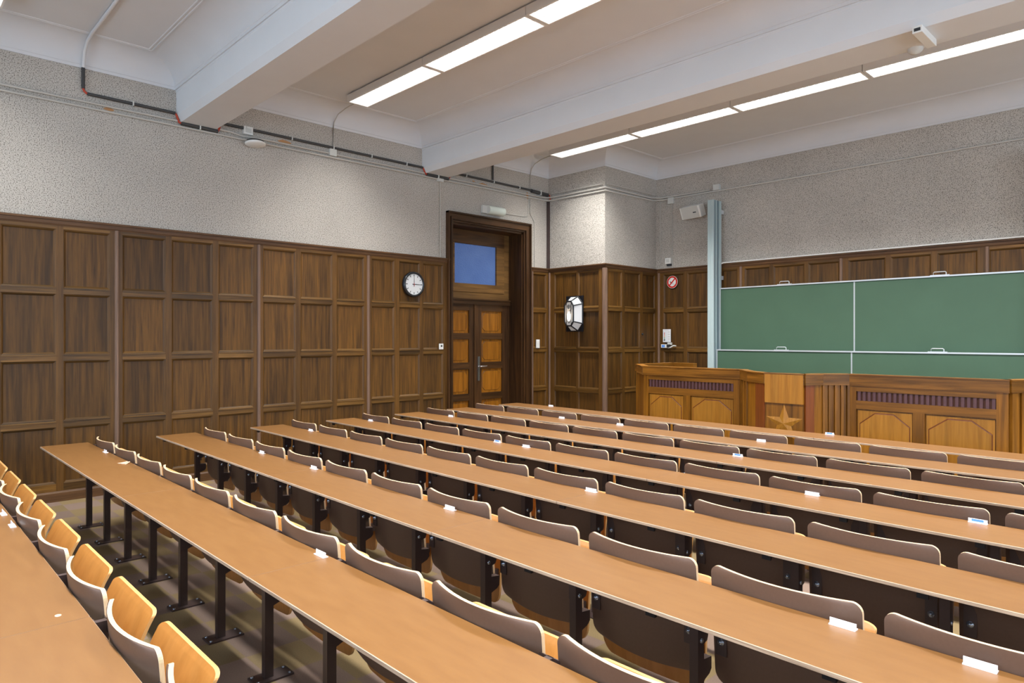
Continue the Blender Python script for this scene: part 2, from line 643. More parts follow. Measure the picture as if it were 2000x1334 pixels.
for (y0, y1) in BEAMS:
    b = MB()
    pr = [(y0, ZK + 0.02), (y0, 4.345), (y0 + 0.006, 4.335), (y0 + 0.006, 4.085), (y0 + 0.045, 4.015), (y1 - 0.045, 4.015), (y1 - 0.006, 4.085), (y1 - 0.006, 4.335), (y1, 4.345), (y1, ZK + 0.02), (y1 - .02, ZC), (y0 + .02, ZC)]
    for j in range(len(pr)):
        a, c = pr[j], pr[(j + 1) % len(pr)]
        b.face([(XL, a[0], a[1]), (XR, a[0], a[1]), (XR, c[0], c[1]), (XL, c[0], c[1])], M['beam'])
    b.build('beam', ceil)


# ---- wood panelling
ROWS = [(0.175, 0.735), (0.795, 1.392), (1.456, 2.058), (2.12, 2.703)]


def wainscot(b, T, u0, u1, stiles, z_rows=ROWS, zb=0.1, zt=2.74):
    """T(u, d, z): u along the wall, d out from the wall. stiles: list of (ua, ub) posts, first and last at the ends"""
    for (a, c) in stiles:
        b.box((a, 0, zb), (c, 0.03, zt), M['stile'], random.random(), T)
    for i in range(len(stiles) - 1):
        a, c = stiles[i][1], stiles[i + 1][0]
        zz = [zb] + [v for r in z_rows for v in r] + [zt]
        for k in range(0, len(zz), 2):
            b.box((a, 0, zz[k]), (c, 0.031, zz[k + 1]), M['rail'], random.random(), T)
            if 0 < k < len(zz) - 2:   # little bead on top of each rail
                b.box((a, 0, zz[k + 1] - 0.012), (c, 0.037, zz[k + 1] - 0.002), M['rail'], random.random(), T)
        for (z0, z1) in z_rows:
            tn = random.random()
            w, h1, h2 = 0.022, 0.026, 0.010
            b.face([T(a + w, h2, z0 + w), T(c - w, h2, z0 + w), T(c - w, h2, z1 - w), T(a + w, h2, z1 - w)], M['panel'], tn)
            o = [(a, z0), (c, z0), (c, z1), (a, z1)]
            m1 = [(a + w * .5, z0 + w * .5), (c - w * .5, z0 + w * .5), (c - w * .5, z1 - w * .5), (a + w * .5, z1 - w * .5)]
            n = [(a + w, z0 + w), (c - w, z0 + w), (c - w, z1 - w), (a + w, z1 - w)]
            for j in range(4):
                j2 = (j + 1) % 4
                mt = M['rail'] if j % 2 == 0 else M['stile']
                b.face([T(o[j][0], h1, o[j][1]), T(o[j2][0], h1, o[j2][1]), T(m1[j2][0], h1 - .004, m1[j2][1]), T(m1[j][0], h1 - .004, m1[j][1])], mt, tn * .6)
                b.face([T(m1[j][0], h1 - .004, m1[j][1]), T(m1[j2][0], h1 - .004, m1[j2][1]), T(n[j2][0], h2, n[j2][1]), T(n[j][0], h2, n[j][1])], mt, tn * .4)


def cap(b, T, u0, u1, e0=0.0, e1=0.0):
    """moulded shelf on top of the panelling; e0/e1 lengthen it with its projection for mitred corners"""
    pr = [(0.0, 2.735), (0.034, 2.735), (0.038, 2.748), (0.042, 2.75), (0.046, 2.785), (0.058, 2.788), (0.058, 2.803), (0.052, 2.808), (0.0, 2.808)]
    for j in range(len(pr) - 1):
        (d, z), (d2, z2) = pr[j], pr[j + 1]
        b.face([T(u0 - e0 * d, d, z), T(u1 + e1 * d, d, z), T(u1 + e1 * d2, d2, z2), T(u0 - e0 * d2, d2, z2)], M['cap'], 0.5)
    for (u, e) in ((u0, -e0), (u1, e1)):
        b.face([T(u + e * d, d, z) for d, z in pr], M['cap'])


def batten(name, par, T, u, w=0.045):
    b = MB()
    pr = [(u, 0.028), (u + w * .12, 0.045), (u + w * .35, 0.052), (u + w * .65, 0.052), (u + w * .88, 0.045), (u + w, 0.028)]
    for j in range(len(pr) - 1):
        b.face([T(pr[j][0], pr[j][1], 0.1), T(pr[j + 1][0], pr[j + 1][1], 0.1), T(pr[j + 1][0], pr[j + 1][1], 2.738), T(pr[j][0], pr[j][1], 2.738)], M['batten'], random.random())
    return b.build(name, par)


def baseboard(name, T, u0, u1, e0=0, e1=0):
    b = MB()
    pr = [(0.0, 0.0), (0.05, 0.0), (0.05, 0.085), (0.04, 0.102), (0.0, 0.106)]
    for j in range(len(pr) - 1):
        (d, z), (d2, z2) = pr[j], pr[j + 1]
        b.face([T(u0 - e0 * d, d, z), T(u1 + e1 * d, d, z), T(u1 + e1 * d2, d2, z2), T(u0 - e0 * d2, d2, z2)], M['cap'], 0.3)
    return struct(b.build(name), 'dark wooden baseboard', 'baseboard')


TL = lambda u, d, z: (XL + d, u, z)
TF = lambda u, d, z: (u, YF - d, z)
TP1 = lambda u, d, z: (u, PY - d, z)
TP2 = lambda u, d, z: (PX + d, u, z)

b = MB()
st = []
bats = []
y = -2.64 - 1.513 * 0
base = 1.906
k0 = -4
for k in range(k0, 3):
    y0 = base + 1.5125 * k
    if y0 < YB - 0.1:
        continue
    bats.append(y0)
    w = 1.5125
    st.append((y0 - 0.04, y0 + 0.075))
    if k < 2:
        st.append((y0 + 0.497, y0 + 0.558))
        st.append((y0 + 1.0, y0 + 1.062))
st.append((5.375, 5.455))
st.append((5.81, 5.868))
st.append((6.235, 6.33))
st = sorted(st)
st = [(max(a, YB), c) for a, c in st if c > YB]
if st[0][0] > YB + .02:
    st.insert(0, (YB, YB + 0.02))
wainscot(b, TL, YB, 6.33, st)
trim1 = struct(b.build('trim_1'), 'dark walnut panelling of square fields on the left wall', 'panelling')
b = MB()
cap(b, TL, YB, 6.355)
b.build('cap_moulding', trim1)
for y0 in bats:
    batten('batten', trim1, TL, y0)
baseboard('baseboard_left', TL, YB, 6.31)

b = MB()
wainscot(b, TL, 8.1, PY, [(8.09, 8.13), (8.47, 8.55)])
trim2 = struct(b.build('trim_2'), 'narrow walnut panelling strip between door and pier', 'panelling')
b = MB()
cap(b, TL, 8.08, PY, 0, -1)
b.build('cap_moulding', trim2)
batten('batten', trim2, TL, 8.10, 0.035)

b = MB()
wainscot(b, TP1, XL, PX, [(XL + .03, XL + 0.16), (-7.34, -7.31), (-6.87, PX + .03)])
trim3 = struct(b.build('trim_3'), 'walnut panelling on the front face of the pier', 'panelling')
b = MB()
cap(b, TP1, XL, PX, -1, 1)
b.build('cap_moulding', trim3)
batten('batten', trim3, TP1, -7.965, 0.04)
batten('batten', trim3, TP1, -6.80, 0.065)
baseboard('baseboard_corner', TP1, XL, PX, -1, 1)

b = MB()
wainscot(b, TP2, PY, YF, [(PY - .03, 8.60), (8.965, 9.03), (9.46, 9.53), (9.90, YF)])
trim4 = struct(b.build('trim_4'), 'walnut panelling on the side face of the pier', 'panelling')
b = MB()
cap(b, TP2, PY, YF, 1, -1)
b.build('cap_moulding', trim4)
batten('batten', trim4, TP2, PY - .035, 0.05)

b = MB()
stf = [(PX, -6.60), (-6.209, -6.135), (-5.72, -5.65), (-5.24, -5.12), (-4.717, -4.657), (-4.189, -4.135), (-3.70, -3.58), (-3.103, -3.04), (-2.564, -2.495), (-2.06, -1.95),
       (-1.45, -1.38), (-0.9, -0.83), (-0.38, -0.28), (0.24, 0.31), (0.85, 0.92), (1.4, 1.5), (2.0, 2.07), (2.6, 2.67), (3.2, 3.3), (3.8, 3.87), (4.4, 4.47), (4.93, XR)]
wainscot(b, TF, PX, XR, stf)
trim5 = struct(b.build('trim_5'), 'walnut panelling on the front wall behind the chalkboard', 'panelling')
b = MB()
cap(b, TF, PX, XR, -1, -1)
b.build('cap_moulding', trim5)
for u in (-6.715, -5.205, -3.698, -1.985, -0.33, 1.43, 3.22):
    batten('batten', trim5, TF, u, 0.045)
baseboard('baseboard_front', TF, PX, XR)

# ------------------------------------------------------------ door
door = empty('door_1', (XL, 7.16, 0))
struct(door, 'tall dark double door with transom window in moulded wooden frame', 'door')


def D(bm, name, par=None, bevel=0.0):
    o = bm.build(name, par or door, bevel)
    # door parts are authored in room coordinates
    if (par or door) is door:
        o.location = (-XL, -7.16, 0)
    return o


b = MB()   # casing: stepped mouldings round the opening
for (o0, o1, d0) in ((0.0, 0.03, 0.035), (0.03, 0.075, 0.06), (0.075, 0.125, 0.045), (0.125, 0.15, 0.07)):
    y0a, y0b = DY0 + 0.02 - o1 * .75, DY0 + 0.02 - o0 * .75
    y1a, y1b = DY1 - 0.005 + o0, DY1 - 0.005 + o1
    b.box((XL - .02, y0a, 0), (XL + d0, y0b, DZ + o1), M['doorw'], random.random())
    b.box((XL - .02, y1a, 0), (XL + d0, y1b, DZ + o1), M['doorw'], random.random())
    b.box((XL - .02, y0a, DZ + o0), (XL + d0 + .001, y1b, DZ + o1), M['doorh'], random.random())
D(b, 'casing')
XD = XL - 0.30   # door leaf face
b = MB()
b.box((XD - 0.05, DY0 - .01, 0), (XL, DY0 + 0.03, DZ), M['doorw'], 0.3)
b.box((XD - 0.05, DY1 - 0.03, 0), (XL, DY1 + 0.01, DZ), M['doorw'], 0.3)
b.box((XD - 0.05, DY0, DZ - 0.03), (XL, DY1, DZ + .01), M['doorh'], 0.3)
b.box((XD - 0.16, DY0 - .05, 0), (XD - 0.09, DY1 + .05, DZ + .05), M['wipe'])
D(b, 'jamb_lining')
# frame post and transom bar
b = MB()
b.box((XD - 0.05, DY0 + 0.03, 0), (XD + 0.01, DY0 + 0.06, 2.26), M['doorw'], 0.2)
b.box((XD - 0.05, DY1 - 0.06, 0), (XD + 0.01, DY1 - 0.03, 2.26), M['doorw'], 0.2)
b.box((XD - 0.05, DY0 + 0.03, 2.16), (XD + 0.03, DY1 - 0.03, 2.23), M['doorh'], 0.3)
b.box((XD - 0.05, DY0 + 0.03, 2.23), (XD + 0.045, DY1 - 0.03, 2.25), M['doorh'], 0.1)
D(b, 'transom_bar')
tw = MB()
ya, yb, za, zb = DY0 + 0.03, DY1 - 0.03, 2.25, DZ - 0.03
ga, gb, gz0, gz1 = DY0 + 0.31, 7.60, 2.49, 3.12
tw.box((XD - 0.04, ya, za), (XD + 0.0, yb, 2.36), M['transom'], 0.3)
tw.box((XD - 0.04, ya, za + .11), (XD + 0.012, yb - .12, gz0), M['transom'], 0.7)
tw.box((XD - 0.04, ya, gz1), (XD + 0.012, yb - .12, zb), M['doorh'], 0.9)
tw.box((XD - 0.04, ya, gz0), (XD + 0.012, ga, gz1), M['transom'], 0.5)
tw.box((XD - 0.04, gb, gz0 - .0), (XD + 0.012, yb - .12, gz1), M['transom'], 0.5)
tw.box((XD - 0.04, yb - .12, za + .11), (XD + 0.0, yb, zb), M['transom'], 0.2)
twin = D(tw, 'transom_window')
g = MB()
g.box((XD - 0.03, ga, gz0), (XD - 0.02, gb, gz1), M['tglass'])
g.build('pane', twin)
ymid = 7.145


def leaf(y0, y1, handle):
    l = MB()
    for (a, c) in ((y0, y0 + 0.13), (y1 - 0.13, y1)):
        l.box((XD - 0.04, a, 0.01), (XD, c, 2.16), M['doorw'], random.random())
    zs = [0.01, 0.24, 0.62, 0.73, 1.12, 1.23, 1.60, 1.70, 2.06, 2.16]
    for k in range(0, len(zs), 2):
        l.box((XD - 0.04, y0 + 0.13, zs[k]), (XD, y1 - 0.13, zs[k + 1]), M['doorh'], random.random())
    lo = D(l, 'leaf')
    for k in range(1, len(zs) - 1, 2):
        p = MB()
        a, c, z0, z1 = y0 + .13, y1 - .13, zs[k], zs[k + 1]
        p.face([(XD - 0.02, a, z0), (XD - 0.02, c, z0), (XD - 0.02, c, z1), (XD - 0.02, a, z1)], M['doorp'], random.random())
        ym, zm = (a + c) / 2, (z0 + z1) / 2
        pts = []
        hw, hh, ch = (c - a) * .42, (z1 - z0) * .40, 0.05
        oc = [(-hw, -hh + ch), (-hw + ch, -hh), (hw - ch, -hh), (hw, -hh + ch), (hw, hh - ch), (hw - ch, hh), (-hw + ch, hh), (-hw, hh - ch)]
        p.face([(XD - 0.016, ym + u, zm + v) for u, v in oc], M['doorp'], random.random())
        for j in range(8):
            u, v = oc[j], oc[(j + 1) % 8]
            p.face([(XD - 0.02, ym + u[0] * 1.03, zm + u[1] * 1.03), (XD - 0.02, ym + v[0] * 1.03, zm + v[1] * 1.03), (XD - 0.016, ym + v[0], zm + v[1]), (XD - 0.016, ym + u[0], zm + u[1])], M['doorw'], 0.5)
        p.build('door_panel', lo)
    if handle:
        h = MB()
        h.box((XD, y0 + 0.045, 0.93), (XD + 0.012, y0 + 0.085, 1.32), M['chrome'])
        h.tube([(XD, y0 + .065, 1.16), (XD + .05, y0 + .065, 1.16), (XD + .055, y0 + .075, 1.16), (XD + .055, y0 + .20, 1.165)], .010, M['chrome'])
        tag(h.build('handle', lo), 'brushed metal lever handle on long plate')
    return lo


leaf(DY0 + 0.06, ymid, False)
leaf(ymid + 0.004, DY1 - 0.06, True)
b = MB()
b.box((XD, ymid - 0.03, 0.01), (XD + 0.015, ymid + 0.015, 2.16), M['doorw'], 0.8)
D(b, 'cover_strip')

# ------------------------------------------------------------ desks and folding seats
THETA = [-.0075, -.0045, -.0117, -.0155, -.012, -.0177, -.0035, -.012]
Y0 = [0.172, 1.0454, 1.8873, 2.7411, 3.6062, 4.4669, 5.3468, 6.19]
DEP = 0.347
ZT = 0.715
X1, PITCH, NS = -6.72, 0.597, 12
FIRST = -6.80


def near(i, x):
    return Y0[i] + THETA[i] * x


# leg prototype: local origin on the floor under the desk's far edge
def make_leg(parent):
    b = MB()
    b.box((-0.018, -0.030, 0.008), (0.018, 0.012, 0.697), M['steel'])
    pts = [(0.012, 0.694), (0.050, 0.694), (0.050, 0.50), (0.044, 0.485), (0.020, 0.478), (0.012, 0.472)]
    for s in (-0.012, 0.012):
        b.face([(s, y, z) for y, z in pts], M['steel'])
    for j in range(len(pts)):
        p, q = pts[j], pts[(j + 1) % len(pts)]
        b.face([(-.012, *p), (.012, *p), (.012, *q), (-.012, *q)], M['steel'])
    pts = [(0.012, 0.425), (0.066, 0.420), (0.066, 0.375), (0.052, 0.36), (0.012, 0.345)]
    for s in (-0.017, 0.017):
        b.face([(s, y, z) for y, z in pts], M['steel'])
    for j in range(len(pts)):
        p, q = pts[j], pts[(j + 1) % len(pts)]
        b.face([(-.017, *p), (.017, *p), (.017, *q), (-.017, *q)], M['steel'])
    b.box((-0.014, -0.292, 0.674), (0.014, -0.030, 0.6995), M['steel'])
    leg = b.build('leg', parent)
    f = MB()
    f.box((-0.05, -0.085, 0.0), (0.05, 0.10, 0.009), M['steel'])
    for (x, y) in ((-.035, -.07), (.035, -.07), (-.035, .085), (.035, .085)):
        f.lathe([(0.008, 0.009), (0.008, 0.014), (0.0, 0.015)], M['bolt'], (x, y, 0), n=8)
    f.build('foot_plate', leg)
    s = MB()
    out = [(-.090, .445), (-.046, .445), (-.046, .655), (.046, .655), (.046, .445), (.090, .445), (.090, .694), (-.090, .694)]
    ya, yb = 0.0455, 0.049
    for yy in (ya, yb):
        s.face([(out[k][0], yy, out[k][1]) for k in (0, 1, 2, 7)], M['steel'])
        s.face([(out[k][0], yy, out[k][1]) for k in (2, 3, 6, 7)], M['steel'])
        s.face([(out[k][0], yy, out[k][1]) for k in (3, 4, 5, 6)], M['steel'])
    for k in range(8):
        p, q = out[k], out[(k + 1) % 8]
        s.face([(p[0], ya, p[1]), (q[0], ya, q[1]), (q[0], yb, q[1]), (p[0], yb, p[1])], M['steel'])
    for sx in (-1, 1):
        s.lathe([(0.014, 0.0455), (0.013, 0.0415), (0.008, 0.0405), (0.007, 0.0355), (0, 0.0355)], M['bolt'], (sx * 0.068, 0, 0.495), axis='y', n=10)
    s.lathe([(0.009, 0.0115), (0.009, 0.021), (0, 0.022)], M['bolt'], (0.0, -0.006, 0.50), axis='x', n=8)
    s.build('seat_bracket', leg)
    c = MB()
    c.box((-0.019, -0.304, 0.668), (0.019, -0.290, 0.701), M['black'])
    c.build('end_cap', leg)
    return leg


def make_desk(i, ka, kb, xa, xb):
    """desk section of row i between stations xa..xb (room x) carrying legs ka..kb-1"""
    th = math.atan(THETA[i])
    ox, oy = xa, near(i, xa)
    root = empty('desk', (ox, oy, 0), th)
    L = (xb - xa) - 0.0028
    b = MB()
    r = 0.004
    c = []
    for (cx, cy, a0) in ((L - r, r, -90), (L - r, DEP - r, 0), (r, DEP - r, 90), (r, r, 180)):
        for k in range(5):
            a = math.radians(a0 + k * 22.5)
            c.append((cx + r * math.cos(a), cy + r * math.sin(a)))
    z0, z1 = ZT - 0.0135, ZT
    e = 0.002
    top = [(x, y + (e if y < DEP / 2 else -e), z1) for x, y in c]
    b.face(top, M['lam'])
    ring1 = [(x, y, z1 - 0.0018) for x, y in c]
    ring2 = [(x, y, z0) for x, y in c]
    for A, B_ in ((top, ring1), (ring1, ring2)):
        for j in range(len(c)):
            j2 = (j + 1) % len(c)
            b.face([A[j], A[j2], B_[j2], B_[j]], M['lamedge'], 0.5)
    b.face(list(reversed(ring2)), M['shell'])
    b.build('tabletop', root)
    for k in range(ka, kb):
        lx = X1 + PITCH * k - xa
        lg = make_leg(root)
        lg.location = (lx, DEP - 0.0, 0)
    return root


SECT = [(0, 4, FIRST, X1 + 4 * PITCH), (4, 7, X1 + 4 * PITCH, X1 + 7 * PITCH), (7, 13, X1 + 7 * PITCH, X1 + 12 * PITCH + .08)]
for i in range(8):
    for s, (ka, kb, xa, xb) in enumerate(SECT):
        d = make_desk(i, ka, kb, xa, xb)
        tag(d, 'brown laminate desk section, %s from panelled wall, %s desk row from camera' % (ORD[s + 1], ORD[i + 1]), 'desk', 'desk sections in rows')


# seat prototype: origin on the floor below the desk's far edge line, x centred
def rounded_w(z, z0, z1, W, rt, rb):
    w = W / 2
    if z > z1 - rt:
        d = z - (z1 - rt)
        w = W / 2 - rt + math.sqrt(max(rt * rt - d * d, 0))
    if z < z0 + rb:
        d = (z0 + rb) - z
        w = min(w, W / 2 - rb + math.sqrt(max(rb * rb - d * d, 0)))
    return w


def zlist(z0, z1, rt, rb, n=6):
    a = [z0 + rb * (1 - math.cos(k / 6 * PI / 2)) for k in range(7)]
    m = [z0 + rb + (z1 - rt - z0 - rb) * k / n for k in range(1, n)]
    c = [z1 - rt + rt * math.sin(k / 6 * PI / 2) for k in range(7)]
    return a + m + c


def shell_surface(b, zs, W, z0, z1, rt, rb, fy, fz, thick, mat_back, mat_front, nu=16, edge=('plya', 'plyb')):
    """fy(u, s), fz(u, s): position of the rear skin; thickness is added towards +y"""
    def pt(u, s, t):
        zz = z0 + (z1 - z0) * s
        return (u * rounded_w(zz, z0, z1, W, rt, rb), fy(u, s) + t, fz(u, s))
    ss = [(z - z0) / (z1 - z0) for z in zs]
    us = [-1 + 2 * k / nu for k in range(nu + 1)]
    back = [[pt(u, s, 0) for u in us] for s in ss]
    front = [[pt(u, s, thick) for u in us] for s in ss]
    b.grid(back, mat_back)
    b.grid(front, mat_front)
    ring = []
    for s in ss:
        ring.append((-1, s))
    for u in us[1:]:
        ring.append((u, 1.0))
    for s in reversed(ss[:-1]):
        ring.append((1, s))
    for u in reversed(us[1:-1]):
        ring.append((u, 0.0))
    nl = 7
    for q in range(nl):
        t0, t1 = thick * q / nl, thick * (q + 1) / nl
        A = [pt(u, s, t0) for u, s in ring]
        B_ = [pt(u, s, t1) for u, s in ring]
        mt = M[edge[0]] if q % 2 == 0 else M[edge[1]]
        for j in range(len(ring)):
            j2 = (j + 1) % len(ring)
            b.face([A[j], A[j2], B_[j2], B_[j]], mt)


BW, BZ0, BZ1 = 0.534, 0.325, 0.775


def make_seat():
    root = empty('folding_seat')
    b = MB()
    zs = zlist(BZ0, BZ1, 0.032, 0.05)
    sag = 0.045

    def fy(u, s):
        z = BZ0 + (BZ1 - BZ0) * s
        return 0.004 + (ZT - z) * 0.12 + sag * (0.6 + 0.4 * s) * (abs(u) ** 2.0)
    shell_surface(b, zs, BW, BZ0, BZ1, 0.032, 0.05, fy, lambda u, s: BZ0 + (BZ1 - BZ0) * s - 0.01 * (1 - abs(u) ** 2) * (1 - s) ** 3, 0.0125, M['shell'], M['beech'])
    b.build('backrest', root)
    # tipped-up seat pan
    b = MB()
    pz0, pz1 = 0.0, 0.40
    zs = zlist(pz0, pz1, 0.045, 0.06)
    P = [(0.132, 0.232), (0.124, 0.31), (0.127, 0.38), (0.130, 0.44), (0.138, 0.50), (0.152, 0.56), (0.172, 0.605), (0.190, 0.640), (0.206, 0.660)]

    def prof_at(s):
        x = s * (len(P) - 1)
        k = min(int(x), len(P) - 2)
        f = x - k
        return (P[k][0] + (P[k + 1][0] - P[k][0]) * f, P[k][1] + (P[k + 1][1] - P[k][1]) * f)
    shell_surface(b, zs, 0.512, pz0, pz1, 0.045, 0.06, lambda u, s: prof_at(s)[0] - 0.012 * (1 - u * u) * (1 - s), lambda u, s: prof_at(s)[1], 0.0125, M['beech'], M['shell'], nu=12, edge=('pana', 'panb'))
    pan = b.build('seat_pan', root)
    h = MB()
    for sx in (-1, 1):
        h.box((sx * 0.225, 0.072, 0.37), (sx * 0.245, 0.128, 0.42), M['steel'])
        h.build('hinge', root)
        h = MB()
    return root


proto = make_seat()
first = True
for i in range(7):
    th = math.atan(THETA[i])
    for k in range(NS):
        x = X1 + PITCH * (k + 0.5)
        o = proto if first else copy_tree(proto)
        first = False
        o.location = (x, near(i, x) + DEP, 0)
        o.rotation_euler = (0, 0, th)
        tag(o, 'tip-up plywood seat, %s from panelled wall in %s seat row from camera' % (ORD[k + 1], ORD[i + 1]), 'seat', 'tip-up seats in front of the desks')

# small white markers standing on the desks' far edges
def marker(i, x, kind, extra, w=0.08):
    th = math.atan(THETA[i])
    y = near(i, x) + DEP - 0.024
    root = empty('seat_marker', (x, y, ZT), th)
    b = MB()
    b.box((-w / 2, -0.012, 0.0), (w / 2, 0.012, 0.003), M['marker'])
    b.box((-w / 2, -0.002, 0.003), (w / 2, 0.001, 0.020), M['marker'])
    b.build('holder', root)
    if kind:
        c = MB()
        c.box((-w * .32, -0.0028, 0.007), (w * .3, -0.0021, 0.018), M['bluelab'])
        tag(c.build('insert', root), 'blue label strip')
    tag(root, ('small white acrylic marker with blue strip ' if kind else 'small plain white acrylic marker ') + extra, 'marker', 'seat markers on the desks')


MK = [(0, -4.32, 0), (0, -4.02, 0), (1, -6.10, 0), (1, -2.585, 0), (2, -5.20, 0), (2, -4.335, 0), (2, -2.81, 0), (2, -0.815, 0), (2, -0.453, 0),
      (3, -6.12, 0), (3, -2.56, 0), (4, -6.40, 0), (4, -4.331, 1), (4, -3.974, 0), (4, -1.62, 0), (4, -0.815, 1), (5, -6.121, 0), (5, -2.545, 1),
      (6, -5.117, 0), (6, -4.304, 0), (6, -2.77, 0), (7, -6.119, 0), (7, -2.522, 1)]
cnt = {}
for (i, x, k) in MK:
    cnt[i] = cnt.get(i, 0) + 1
    marker(i, x, k, 'on %s desk row, %s marker from panelled wall' % (ORD[i + 1], ORD[cnt[i]]))
# scrap of pink paper on the second row
b = MB()
b.face([(0, 0, 0), (.10, .035, 0.001), (.06, .075, .012), (.015, .06, .004)], M['pink'])
b.face([(.02, .01, 0.002), (.085, .03, 0.003), (.07, .055, .018)], M['pink'])
o = b.build('paper_scrap', loc=(-5.51, near(1, -5.5) + DEP - .085, ZT + 0.001))
tag(o, 'crumpled pink paper scrap at the far edge of the second desk row', 'paper')
b = MB()
b.lathe([(0.012, 0), (0.012, 0.0008), (0, 0.0008)], M['pink'], n=14)
o = b.build('sticker', loc=(-2.62, near(0, -2.6) + DEP - 0.075, ZT + 0.0003))
o.scale = (1.0, .8, 1)
tag(o, 'pale round sticker on the nearest desk row beside the joint', 'sticker')

# ------------------------------------------------------------ ceiling luminaires
LL, LW, LZ = 1.545, 0.29, 4.50


def make_light():
    root = empty('ceiling_light')
    b = MB()
    h = LW / 2
    z0, z1 = 0.0, 0.085
    b.box((0, -h, z1 - 0.006), (LL - .008, h, z1), M['housing'])
    b.box((0, -h, z0), (LL - .008, -h + 0.016, z1 - .006), M['housing'])
    b.box((0, h - 0.016, z0), (LL - .008, h, z1 - .006), M['housing'])
    b.box((0, -h + .016, z0), (0.024, h - .016, z1 - .006), M['housing'])
    b.box((LL - .008 - 0.024, -h + .016, z0), (LL - .008, h - .016, z1 - .006), M['housing'])
    for x in (0.3, LL - .3):
        b.box((x - .04, -.04, z1), (x + .04, .04, ZC - LZ + 0.004), M['housing'])
    b.build('housing', root)
    g = MB()
    g.box((0.024, -h + .016, 0.030), (LL - .032, h - .016, 0.034), M['glow'])
    g.build('tubes', root)
    l = MB()
    n = 22
    for k in range(1, n):
        x = 0.024 + (LL - .056) * k / n
        l.box((x - .0012, -h + .016, 0.002), (x + .0012, h - .016, 0.028), M['louvre'])
    l.box((0.024, -.0015, 0.002), (LL - .032, .0015, 0.028), M['louvre'])
    l.build('louvre', root)
    return root


pl = make_light()
first = True
rows = [(0.745, -7.37, 'nearest'), (4.425, -7.37, 'middle'), (7.955, -7.30, 'farthest')]
for (yc, xs, nm) in rows:
    for k in range(7):
        o = pl if first else copy_tree(pl)
        first = False
        x = xs + LL * k
        o.location = (x, yc, LZ)
        tag(o, 'long recessed-tube ceiling light, %s from the left wall in the %s row of lights' % (ORD[k + 1], nm), 'ceiling light', 'fluorescent ceiling lights in three rows')
        ld = bpy.data.lights.new('lamp', 'AREA')
        ld.shape = 'RECTANGLE'
        ld.size = LL - 0.07
        ld.size_y = LW - 0.04
        ld.energy = LAMP_W
        ld.color = TUBE
        ld.spread = math.radians(LAMP_SPREAD)
        lo = bpy.data.objects.new('lamp', ld)
        lo.location = (LL / 2, 0, -0.001)
        COL.objects.link(lo)
        lo.parent = o

# ------------------------------------------------------------ chalkboard
BX0, BX1, BXM = -5.45, -1.43, -3.447
cb = empty('chalkboard', ((BX0 + BX1) / 2, 9.8, 0))
tag(cb, 'green two-leaf sliding chalkboard between pale metal posts', 'chalkboard')


def CB(bm, name, par=None, bevel=0):
    o = bm.build(name, par or cb, bevel)
    if (par or cb) is cb:
        o.location = (-(BX0 + BX1) / 2, -9.8, 0)
    return o


def board(yp, z0, z1, label):
    b = MB()
    b.box((BX0, yp, z0), (BX1, yp + 0.02, z1), M['green'])
    o = CB(b, 'writing_surface')
    tag(o, label)
    f = MB()
    t = 0.018
    f.box((BX0 - .005, yp - 0.012, z1), (BX1 + .005, yp + 0.03, z1 + t), M['alu'])
    f.box((BX0 - .005, yp - 0.012, z0 - t), (BX1 + .005, yp + 0.03, z0), M['alu'])
    f.box((BX0 - .006, yp - 0.008, z0), (BX0 + .008, yp + 0.03, z1), M['alu'])
    f.box((BX1 - .008, yp - 0.008, z0), (BX1 + .006, yp + 0.03, z1), M['alu'])
    f.box((BXM - .008, yp - 0.004, z0), (BXM - .001, yp, z1), M['alu'])
    f.box((BXM + .002, yp - 0.004, z0), (BXM + .009, yp, z1), M['alu'])
    f.build('edge_frame', o)
    for hx in (-4.42, -2.43):
        h = MB()
        zt = z1 + t
        w = .07
        h.box((hx - w - .035, yp - .01, zt), (hx + w + .035, yp + .015, zt + .008), M['alu'])
        h.tube([(hx - w, yp, zt + .004), (hx - w, yp, zt + .035), (hx - w + .012, yp, zt + .045), (hx + w - .012, yp, zt + .045), (hx + w, yp, zt + .035), (hx + w, yp, zt + .004)], .006, M['alu'])
        h.build('grip', o)
    return o


board(9.79, 1.21, 2.39, 'upper green writing surface')
board(9.69, 0.245, 1.425, 'lower green writing surface')
for (xa, sgn) in ((-5.575, 1), (BX1 + .02, -1)):
    b = MB()
    x0, x1 = (xa, xa + 0.105)
    b.box((x0, 9.62, 0), (x1, 9.645, 3.79), M['post'])
    b.box((x0 + .005, 9.645, 0), (x1 - .012, 9.70, 3.79), M['postd'])
    b.box((x0, 9.70, 0), (x1, 9.72, 3.79), M['post'])
    b.box((x0 + .005, 9.72, 0), (x1 - .012, 9.80, 3.79), M['postd'])
    b.box((x0, 9.80, 0), (x1, 9.86, 3.79), M['post'])
    for q in range(3):
        b.box((x0 + .012 + q * .03, 9.617, 0), (x0 + .02 + q * .03, 9.62, 3.79), M['post'])
    for z in (0.6, 2.55, 3.6):
        b.box((x0 + .02, 9.86, z), (x1 - .02, YF, z + .06), M['alu'])
    CB(b, 'post')

# ------------------------------------------------------------ lecture counter
ZP = 1.25
Pp = [(-5.711, 7.985), (-5.291, 7.524), (-3.909, 7.532), (-3.651, 7.205), (-3.361, 7.0), (-2.958, 7.016), (-2.855, 7.20), (-2.648, 7.383), (-1.287, 7.345), (-1.05, 7.86)]
pod = empty('lecture_counter', (-3.4, 7.6, 0))
tag(pod, 'honey oak lecture counter with octagon panels, slatted grilles and star relief', 'counter')


def PD(bm, name, par=None, bevel=0):
    o = bm.build(name, par or pod, bevel)
    if (par or pod) is pod:
        o.location = (3.4, -7.6, 0)
    return o


